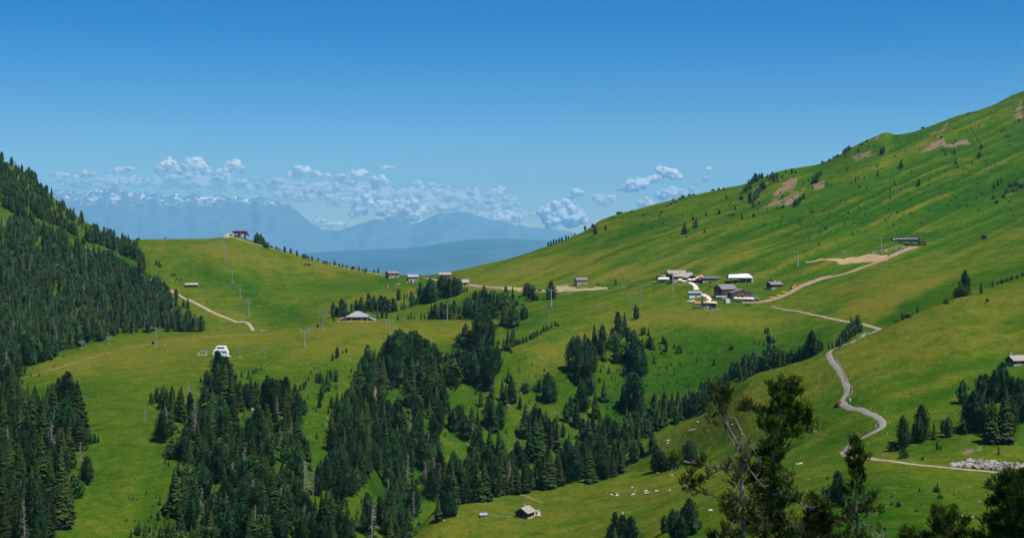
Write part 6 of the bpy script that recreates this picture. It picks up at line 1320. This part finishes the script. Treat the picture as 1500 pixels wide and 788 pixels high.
def bicycle(loc, rz, label):
    o = empty('bicycle', loc, rz); tag(o, label, 'bicycle', 'bicycles on the road')
    for y in (-.55, .5):
        mb = MB(); n = 16
        for k in range(n):
            a, b_ = 6.2832 * k / n, 6.2832 * (k + 1) / n; mb.bar((0, y + math.cos(a) * .33, .35 + math.sin(a) * .33), (0, y + math.cos(b_) * .33, .35 + math.sin(b_) * .33), .025, n=4)
        for k in range(4):
            a = 3.1416 * k / 4; mb.bar((0, y - math.cos(a) * .32, .35 - math.sin(a) * .32), (0, y + math.cos(a) * .32, .35 + math.sin(a) * .32), .006, n=3)
        mb.build('wheel', M_RUBBER, o)
    MB().bar((0, -.55, .35), (0, -.42, .98), .025).bar((0, -.44, .88), (0, .12, .85), .02).bar((0, -.45, .75), (0, 0, .32), .025).bar((0, .15, .95), (0, 0, .32), .02).bar((0, .5, .35), (0, 0, .32), .015).bar((0, .5, .35), (0, .12, .82), .012).build('frame', M_RED, o)
    MB().bar((-.24, -.78, 1.03), (.24, -.78, 1.03), .018).bar((0, -.42, .98), (0, -.78, 1.03), .018).build('handlebar', M_BLACK, o); MB().box((0, .1, .95), (.13, .26, .05)).build('saddle', M_BLACK, o)
for x, y, c, rz, lab in ((1255.5, 641, 'red', R(150), 'in a red jersey riding down to the hairpin'), (1268, 637.5, 'dark', R(-35), 'in dark clothes riding up behind the red one'), (1284, 629, 'white', R(-40), 'in a white top riding near the outer bend'), (1287.5, 627.5, 'blue', R(-40), 'in a blue top riding in the outer bend')):
    p = hit(x, y); p.z += .25; bicycle(p, rz, 'bicycle ridden by the cyclist ' + lab)
    o = obj('person', RIDE[c], loc=p, rz=rz); tag(o, 'cyclist ' + lab, 'person')
    MB().bar((0, -.52, 1.74), (0, -.52, 1.86), .11, .07, 8).build('helmet', M_WHITE, o)
for x, y, c, lab in ((1248.5, 594, 'dark', 'dark dressed walker standing at the road bend'), (242, 507, 'white', 'walker in white beside the plateau mast'), (1261, 497, 'blue', 'walker in blue on the upper road'), (1073, 443.6, 'red', 'guest in red at the inn terrace'), (1081, 443.8, 'dark', 'dark dressed guest at the terrace rail'), (1090, 444, 'white', 'guest in white on the inn terrace'), (1019, 413.8, 'dark', 'dark dressed guest under the refuge'), (1034, 413.5, 'white', 'guest in white by the striped parasol'), (1062, 443.5, 'blue', 'guest in blue left of the white kiosk'), (1113, 417, 'dark', 'dark dressed person right of the white roofed station')):
    p = hit(x, y); p.z += .2; o = obj('person', WALK[c], loc=p, rz=random.uniform(0, 6)); tag(o, lab, 'person')
    MB().bar((0, .01, 1.66), (0, .01, 1.79), .10, .06, 8).build('hair', M_BARK, o)

# ------------------------------------------------------------------ old pines close to the camera
M_NEEDLE = foliage_mat('old_pine_needles', (0.010, 0.036, 0.004), (0.024, 0.066, 0.005), (0.12, 0.19, 0.012))
M_BARK2 = plain('grey_bark', (0.21, 0.18, 0.16), 0.95, 0.55, 5.0)
def tuft(rg, V, Fc, c, d, r, n):
    ax = (d + Vector((0, 0, .9))).normalized()          # a brush of needles round an upturned twig end
    for i in range(n):
        u = Vector((rg.gauss(0, 1), rg.gauss(0, 1), rg.gauss(0, 1))).normalized(); u = (u * .75 + ax * .8).normalized()
        s = u.orthogonal().normalized(); s = (s * math.cos(i) + u.cross(s) * math.sin(i)) * r * .055
        b0 = c + ax * r * rg.uniform(-.9, .8); tp = b0 + u * r * rg.uniform(.45, .85); k = len(V)
        V += [b0 + s, b0 - s, tp]; Fc.append((k, k + 1, k + 2))
def old_pine(D, px, trunk, limbs, label, seed, tr=.16, bare=(), name='old_stone_pine', root_py=None, dens=1.6, tsz=.30):
    """trunk and limbs: (column, row, depth offset) relative to distance D; all in metres once built"""
    k = D / F; rg = random.Random(seed)
    def P3(q): return Vector(((q[0] - px) * k, q[2] if len(q) > 2 else 0.0, (HZ - q[1]) * k))
    g = ground(px, D); top = Vector((0, 0, 0)); org = Vector((g.x, D, g.z)); off = Vector(((px - 750) * k - g.x, 0, -g.z))
    o = empty(name, org); tag(o, label, 'pine tree')
    wood = MB(); V = []; Fc = []; branch = MB()
    T = [P3(q) + off for q in trunk]; T = [Vector((T[0].x * .7, T[0].y, -.3))] + T
    for i in range(len(T) - 1):
        f0, f1 = i / (len(T) - 1), (i + 1) / (len(T) - 1); wood.bar(T[i], T[i + 1], tr * (1 - .82 * f0), tr * (1 - .82 * f1), 8)
    wood.build('trunk', M_BARK2, o)
    def twigs(pts, r0, tufted, n, spread):
        for i in range(len(pts) - 1): branch.bar(pts[i], pts[i + 1], r0 * (1 - .7 * i / len(pts)), r0 * (1 - .7 * (i + 1) / len(pts)), 5)
        tot = sum((pts[i + 1] - pts[i]).length for i in range(len(pts) - 1))
        for j in range(n):
            f = rg.random() ** .7; x = f * (len(pts) - 1); i = min(int(x), len(pts) - 2); c = pts[i].lerp(pts[i + 1], x - i); ax = (pts[i + 1] - pts[i]).normalized()
            d = (Vector((rg.gauss(0, 1), rg.gauss(0, 1), rg.gauss(.45, .7))).normalized() + ax * .5).normalized(); L = spread * rg.uniform(.35, 1.1) * (1 - .35 * f)
            e = c + d * L; mid = c.lerp(e, .5) + Vector((0, 0, -.06 * L)); e = e + Vector((0, 0, .14 * L)); branch.bar(c, mid, .014, .010, 3); branch.bar(mid, e, .010, .006, 3)
            if rg.random() < tufted:
                for q in range(rg.randint(1, 2)): tuft(rg, V, Fc, e + Vector((rg.gauss(0, .07), rg.gauss(0, .07), rg.gauss(0, .06))), d, tsz * rg.uniform(.40, .75), 40)
            else:
                for q in range(3): e3 = c.lerp(e, rg.uniform(.4, 1)); branch.bar(e3, e3 + Vector((rg.gauss(0, .14), rg.gauss(0, .14), rg.gauss(0, .12))), .006, .003, 3)
    for pts, r0, tufted, n, spread in limbs: twigs([P3(q) + off for q in pts], r0, tufted, int(n * dens), spread)
    br = branch.build('branches', M_BARK2, o)
    if V: me = mesh_np('needles', [tuple(v) for v in V], np.array(Fc), [M_NEEDLE]); n_ = obj('needles', me, o)
    return o
def spray(px, top, bot, halfw, n, sp, r=.03, tf=.85, seed=0, shape=None, dz=1.2):
    """limbs leaving a trunk at regular heights"""
    rg = random.Random(seed); L = []
    for i in range(n):
        t = i / max(1, n - 1); y = top + (bot - top) * t; s = 1 if i % 2 else -1
        w = halfw * (shape(t) if shape else (.35 + .65 * t)) * rg.uniform(.65, 1.15); a = rg.uniform(-1, 1)
        L.append(([(px(y) if callable(px) else px, y), ((px(y) if callable(px) else px) + s * w * .5, y - rg.uniform(2, 7), a * dz * .5), ((px(y) if callable(px) else px) + s * w, y - rg.uniform(4, 16), a * dz)], r, tf, int(10 + 12 * w / 30), sp))
    return L
D1 = 62.0
old_pine(D1, 1087, [(1087,860),(1088,788),(1087,716),(1088,656),(1085,630),(1076,612)],
  [([(1086,660),(1072,634),(1060,612),(1052,590,.1),(1046,572,.1)], .05, .45, 34, .42), ([(1056,600),(1062,585,-.2),(1064,574,-.2)], .03, 1, 26, .34), ([(1050,588),(1041,580,.1),(1035,598,.1),(1040,612)], .02, .9, 14, .28), ([(1046,574),(1048,566),(1062,578)], .02, 1, 20, .28),
   ([(1088,686),(1060,684),(1030,682,.3),(997,677,.4),(990,690,.4)], .045, .35, 22, .30), ([(1000,678,.4),(992,668,.4),(984,680,.4)], .02, 1, 20, .26), ([(1030,682,.3),(1010,700,.2),(1000,712,.2)], .02, .95, 26, .30), ([(1060,684),(1040,700,.4),(1022,712,.4),(1012,722,.3)], .02, .9, 30, .32), ([(1040,684),(1028,672),(1024,680)], .02, 1, 14, .26),
   ([(1088,640),(1080,655,-.3),(1070,672,-.5),(1062,690,-.6)], .03, .75, 30, .36), ([(1087,665),(1100,690,.3),(1112,706,.3),(1122,716,.4)], .035, .05, 10, .3), ([(1085,632),(1100,650,.4),(1118,680,.5)], .025, .05, 8, .28), ([(1056,604),(1070,640,.5),(1084,660,.3)], .02, .1, 8, .2),
   ([(1087,700),(1075,712,-.6),(1062,730,-.8),(1058,745,-.6)], .03, .85, 34, .40), ([(1088,720),(1102,735,-.5),(1108,752,-.6)], .03, .85, 34, .40), ([(1088,740),(1072,758,-.6),(1062,775,-.6)], .03, .85, 40, .42), ([(1088,755),(1110,770,-.4),(1120,782,-.5)], .03, .85, 40, .42), ([(1088,730),(1070,734,.3),(1048,730,.5),(1024,722,.6)], .03, .3, 18, .3), ([(1088,775),(1076,792,-.4),(1060,800,-.6)], .03, .85, 40, .42), ([(1087,690),(1092,672,-.4),(1096,660,-.4)], .02, .85, 18, .3), ([(1088,700),(1080,690,-.5),(1070,700,-.6)], .02, .8, 20, .34)],
  'gnarled old pine with a bleached branch stretching sideways, first of the two big front pines', 1)
tx = lambda y: 1151 - (y - 560) * .145 + (8 * math.sin((y - 560) / 30))
old_pine(D1 + 1.5, 1122, [(1128,860),(1126,788),(1120,716),(1130,680),(1139,634),(1144,600),(1150,572),(1151,562)],
  spray(tx, 566, 640, 25, 22, .22, .02, .95, 3, lambda t: .45 + .75 * t, .6) + spray(tx, 636, 716, 24, 20, .26, .02, .9, 33, None, .8) + spray(tx, 640, 700, 32, 8, .30, .025, .85, 4, lambda t: .9 - .3 * t, .8) + spray(lambda y: 1122, 700, 792, 30, 24, .30, .02, .85, 34, None, .8) + spray(lambda y: 1120 + (y - 700) * .06, 700, 792, 46, 16, .40, .03, .8, 5, lambda t: .8 + .5 * t, 1.0) +
  [([(1139,634),(1120,612,.4),(1106,600,.5),(1096,590,.5)], .03, .95, 34, .36), ([(1108,602,.5),(1094,604,.5),(1090,596,.5)], .02, .95, 18, .3), ([(1140,630),(1160,632,.3),(1176,632,.3),(1200,625,.2)], .03, .6, 26, .22), ([(1176,632,.3),(1182,612,.3),(1184,594,.3)], .02, 1, 46, .22), ([(1180,630),(1188,618,.3),(1187,600,.3)], .02, 1, 34, .22), ([(1172,628,.3),(1176,616,.3)], .02, 1, 20, .22), ([(1142,610),(1156,590,-.2),(1160,566,-.2),(1163,558,-.2)], .03, .95, 34, .34), ([(1145,600),(1134,580,.2),(1130,564,.2)], .02, .95, 26, .30),
   ([(1122,720),(1150,726,-.5),(1172,735,-.6),(1190,742,-.5)], .035, .4, 34, .40), ([(1122,740),(1150,756,-.5),(1168,770,-.6),(1176,786,-.5)], .03, .3, 40, .42), ([(1122,700),(1146,696,.4),(1166,700,.5)], .03, .5, 26, .36), ([(1121,716),(1100,700,.3),(1094,690,.3),(1090,676,.3)], .03, .1, 10, .3)],
  'dense upright old pine with cone-heavy crown, second of the two big front pines', 2, .2)
old_pine(64, 1253, [(1262,860),(1258,788),(1254,740),(1255,700),(1253,672),(1254,652)],
  spray(1254, 652, 700, 9, 13, .16, .015, .95, 6, lambda t: .5 + .9 * t, .4) + spray(1255, 700, 760, 17, 9, .20, .02, .85, 7, lambda t: .5 + .9 * t, .6) +
  [([(1254,736),(1270,738,.2),(1282,730,.3),(1286,726,.3)], .02, .9, 24, .26), ([(1255,742),(1274,752,.3),(1292,748,.3)], .02, .7, 26, .26), ([(1255,680),(1266,674,.2),(1272,668,.2)], .015, .95, 16, .2), ([(1258,760),(1276,776,-.3),(1300,790,-.3)], .025, .3, 22, .3), ([(1257,765),(1240,780,-.3),(1226,792,-.3)], .025, .8, 30, .3), ([(1258,778),(1262,790),(1280,800)], .025, .8, 40, .34), ([(1256,768),(1236,762,.3),(1224,772,.3)], .02, .8, 26, .3), ([(1254,745),(1244,752,.3),(1236,744,.3)], .02, .8, 16, .26)],
  'slender young pine standing alone in front of the hairpin bend', 8, .09, tsz=.26)
old_pine(66, 1385, [(1385,880),(1384,800),(1372,760),(1364,744)],
  spray(1384, 754, 806, 26, 16, .30, .02, .95, 9, lambda t: .5 + .7 * t, .8) + [([(1384,800),(1376,770),(1366,746)], .02, 1, 40, .26), ([(1384,800),(1366,792,.2),(1354,784,.2)], .02, 1, 24, .26), ([(1384,800),(1392,770),(1388,752)], .02, 1, 40, .28), ([(1384,800),(1406,780),(1416,760)], .02, 1, 34, .26)],
  'low leafy pine top at the lower edge below the young conifers', 10, .12, dens=1.7)
old_pine(60, 1488, [(1490,900),(1488,800),(1488,740),(1487,702)],
  spray(1488, 704, 812, 46, 30, .36, .02, .97, 11, lambda t: .25 + .9 * t, 1.0) + spray(1486, 716, 812, 30, 20, .36, .02, .97, 12, lambda t: .35 + .9 * t, 1.4) + [([(1488,740),(1470,720),(1466,712)], .02, 1, 30, .24), ([(1488,790),(1460,768),(1448,756)], .02, 1, 30, .28), ([(1488,720),(1496,704),(1499,694)], .02, 1, 30, .26)],
  'dark dense pine filling the lower picture corner', 13, .2, dens=2.2)
old_pine(63, 1199, [(1200,880),(1200,800),(1199,760),(1200,742)],
  spray(1200, 744, 806, 26, 18, .26, .02, 1, 14, lambda t: .3 + .9 * t, .8), 'bushy pine top between the big pines and the slender pine', 15, .12, dens=2.0)
old_pine(68, 1330, [(1332,900),(1330,830),(1332,800),(1334,786)], spray(1331, 784, 812, 18, 10, .26, .02, 1, 16, lambda t: .4 + .8 * t, .6), 'pine tip just reaching into the lower edge', 17, .1, dens=1.2)
old_pine(63, 1050, [(1052,900),(1050,840),(1046,806)], spray(1048, 790, 830, 26, 10, .3, .02, .9, 18, None, .6), 'low pine top under the gnarled pine', 19, .1, dens=1.2)

# ------------------------------------------------------------------ clouds
def cloud_mat(name, alpha):
    m = bpy.data.materials.new(name); m.use_nodes = True; nt = m.node_tree; nt.nodes.clear()
    out = N(nt, 'ShaderNodeOutputMaterial'); tr = N(nt, 'ShaderNodeBsdfTransparent'); df = N(nt, 'ShaderNodeSubsurfaceScattering'); tl = N(nt, 'ShaderNodeBsdfTranslucent')
    df.falloff = 'RANDOM_WALK'; df.inputs['Color'].default_value = (1, 1, 1, 1); df.inputs['Scale'].default_value = 320; df.inputs['Radius'].default_value = (1, 1, 1); tl.inputs[0].default_value = (.9, .92, .95, 1)
    mx = N(nt, 'ShaderNodeMixShader'); mx.inputs[0].default_value = .12; nt.links.new(df.outputs[0], mx.inputs[1]); nt.links.new(tl.outputs[0], mx.inputs[2])
    g_ = N(nt, 'ShaderNodeNewGeometry'); ad = N(nt, 'ShaderNodeVectorMath'); ad.operation = 'ADD'; nt.links.new(g_.outputs['Normal'], ad.inputs[0]); ad.inputs[1].default_value = tuple(tosun * 1.1)
    nz = N(nt, 'ShaderNodeVectorMath'); nz.operation = 'NORMALIZE'; nt.links.new(ad.outputs[0], nz.inputs[0]); nt.links.new(nz.outputs[0], df.inputs['Normal'])      # light wraps round: cloud scatters it deeply
    lw = N(nt, 'ShaderNodeLayerWeight'); lw.inputs[0].default_value = .5; v = objpos(nt)
    f = math_(nt, 'SUBTRACT', 1.0, lw.outputs['Facing'])
    f = math_(nt, 'ADD', f, math_(nt, 'MULTIPLY', math_(nt, 'SUBTRACT', noise(nt, .0032, 7, .66, v), .5), 2.3))
    f = maprange(nt, f, .26 if alpha < 1 else .05, .95 if alpha < 1 else .70, 0, alpha)
    m2 = N(nt, 'ShaderNodeMixShader'); nt.links.new(f, m2.inputs[0]); nt.links.new(tr.outputs[0], m2.inputs[1]); nt.links.new(mx.outputs[0], m2.inputs[2]); nt.links.new(m2.outputs[0], out.inputs[0])
    return m
M_CL = {a: cloud_mat(f'cloud_{int(a*100)}', a) for a in (.55, .8, .95, 1.0)}
import bmesh
def ico(sub):
    bm = bmesh.new(); bmesh.ops.create_icosphere(bm, subdivisions=sub, radius=1.0); v = np.array([x.co[:] for x in bm.verts]); f = np.array([[q.index for q in p.verts] for p in bm.faces]); bm.free(); return v, f
ICO = ico(3)
def cloud(puffs, D, alpha, label, seed, flat=None):
    """puffs: (column, row, radius in columns[, flattening])"""
    rg = random.Random(seed); k = D / F; V = []; Fc = []; off = 0; c0 = Vector(((puffs[0][0] - 750) * k, D, (HZ - puffs[0][1]) * k))
    for q in puffs:
        x, y, r = q[:3]; fl = q[3] if len(q) > 3 else .8; subs = [(0, 0, 0, 1.0)]
        for j in range(9):
            a = rg.uniform(0, 6.28); b_ = rg.uniform(-.5, 1.2); rr = rg.uniform(.28, .55); subs.append((math.cos(a) * math.cos(b_) * .8, rg.uniform(-.8, .1), math.sin(b_) * .75, rr))
        for sx, sy, sz, sr in subs:
            v = ICO[0].copy(); o1, o2 = rg.uniform(0, 99), rg.uniform(0, 99)
            n = 1 + .28 * fbm(v[:, 0] * 2.1 + o1 + v[:, 2], v[:, 1] * 2.1 + o2 + v[:, 2] * .7, 5, .6)
            v = v * n[:, None] * sr * r * k; v[:, 2] *= fl; v[:, 1] *= .8
            v += np.array([(x + sx * r - puffs[0][0]) * k, sy * r * k, (puffs[0][1] - y + sz * r * fl) * k]); V.append(v); Fc.append(ICO[1] + off); off += len(v)
    me = mesh_np('cloud', np.concatenate(V), np.concatenate(Fc), [M_CL[alpha]], smooth=True)
    o = obj('cloud', me, loc=c0); md = o.modifiers.new('u', 'REMESH'); md.mode = 'VOXEL'; md.voxel_size = max(k * 0.9, min(q[2] for q in puffs) * k * .10)
    dg = bpy.context.evaluated_depsgraph_get(); dg.update(); nm = bpy.data.meshes.new_from_object(o.evaluated_get(dg)); nm.name = 'cloud'
    o.modifiers.clear(); o.data = nm; bpy.data.meshes.remove(me); nm.polygons.foreach_set('use_smooth', [True] * len(nm.polygons))
    tag(o, label, 'cloud')
cloud([(812,305,12),(800,312,13),(826,300,11),(840,312,13),(824,316,15),(850,322,10),(806,324,13),(836,324,14),(843,282,8),(836,289,6),(850,283,6),(791,312,6)], 60000, 1.0, 'brightest towering cumulus just left of the grass mountain', 1)
cloud([(926,273,12),(937,270,12),(945,266,8),(916,276,7),(953,264,7),(961,262,7),(908,277,5)], 62000, 1.0, 'white cumulus above the grass mountain ridge, left of the higher one', 2)
cloud([(975,253,11),(986,257,10),(967,249,8),(994,260,7)], 63000, 1.0, 'highest white cumulus above the grass mountain ridge', 3)
cloud([(944,296,10),(950,300,9),(970,286,12),(984,282,11),(1000,284,9),(1012,280,8),(935,300,6)], 65000, .95, 'soft cumulus resting on the grass mountain skyline', 4)
cloud([(885,294,12),(897,292,8),(874,290,8)], 67000, .8, 'faint pink cloud between the towering cumulus and the ridge', 5)
cloud([(730,319,11),(745,318,13),(757,320,9),(722,325,9),(715,322,6)], 61000, .95, 'small white cumulus low over the valley, left of the towering one', 6)
cloud([(724,283,10),(733,279,8),(716,287,6)], 66000, .8, 'little pale cloud high above the low cumulus', 7)
cloud([(632,330,12,.6),(646,330,10,.6),(660,327,12,.6),(690,330,12,.5),(620,326,8)], 61000, .95, 'flat white cloud lying on the far peaks', 8)
cloud([(598,300,14),(588,312,14),(604,316,14),(574,322,12),(617,309,12),(580,300,10),(560,312,9),(597,322,10),(560,300,10)], 64000, .95, 'bulky cloud over the middle of the far range', 9)
cloud([(533,296,13),(526,305,12),(540,290,9),(520,314,10),(546,285,6),(530,310,10)], 64000, .95, 'slanting white cloud left of the bulky cloud', 10)
cloud([(470,327,11,.6),(484,330,12,.5),(455,331,10,.5),(500,330,10,.55),(512,331,7,.6),(468,320,6)], 61000, .95, 'flat isolated white cloud in the gap of the far range', 11)
cloud([(556,265,11),(549,270,9),(563,268,8),(540,274,9)], 64500, .95, 'small round cloud above the slanting cloud', 12)
cloud([(524,256,10),(530,253,8),(516,258,8)], 67000, .8, 'small pale puff at the upper edge of the cloud bank', 13)
cloud([(440,252,12),(446,250,9),(430,256,9),(462,256,8),(500,262,9),(480,258,6)], 67000, .8, 'pale puff in the middle of the upper cloud bank', 14)
cloud([(284,242,13),(280,236,9),(290,238,10),(272,246,9),(300,250,10),(268,252,8)], 66000, .8, 'tallest pale cloud tower of the left bank', 15)
cloud([(249,240,10),(240,246,10),(258,248,9),(246,234,6),(232,250,8)], 66000, .8, 'pale cloud tower left of the tallest one', 16)
cloud([(342,244,10),(346,238,7),(334,248,9),(352,248,8),(324,252,7)], 66500, .8, 'pointed pale cloud tower right of the tallest one', 17)
cloud([(180,250,9,.6),(168,252,8,.6),(192,248,7,.6),(130,254,12,.5),(118,258,10,.5)], 67000, .8, 'thin pale cloud strip above the far left peaks', 18)
cloud([(90,262,16,.6),(120,272,20,.5),(160,268,24,.5),(200,266,24,.5),(240,268,24,.55),(280,268,26,.6),(320,270,26,.55),(360,274,24,.5),(400,272,24,.5),(440,276,24,.5)], 76000, .55, 'broad veil of hazy cloud behind the far left peaks', 19)
cloud([(420,290,18,.6),(450,286,20,.6),(500,292,22,.6),(550,296,20,.6),(625,306,18,.6),(665,310,22,.6),(700,318,18,.6),(740,308,16,.6),(770,316,14,.6),(690,296,16,.6)], 72000, .55, 'hazy white cloud mass lying over the middle peaks', 23)
cloud([(480,280,26,.6),(520,276,20,.6),(560,284,24,.7),(600,290,24,.6),(640,290,26,.7),(680,290,24,.6),(610,276,14),(640,278,14),(660,300,20),(710,302,20,.6),(745,296,16,.6)], 76000, .55, 'broad veil of hazy cloud behind the middle peaks', 20)
cloud([(566,246,7,.6),(574,247,5,.6)], 70000, .55, 'faint high wisp above the small round cloud', 21)
cloud([(1037,248,5),(1034,262,6)], 70000, .8, 'faint wisp near the grass mountain ridge', 22)
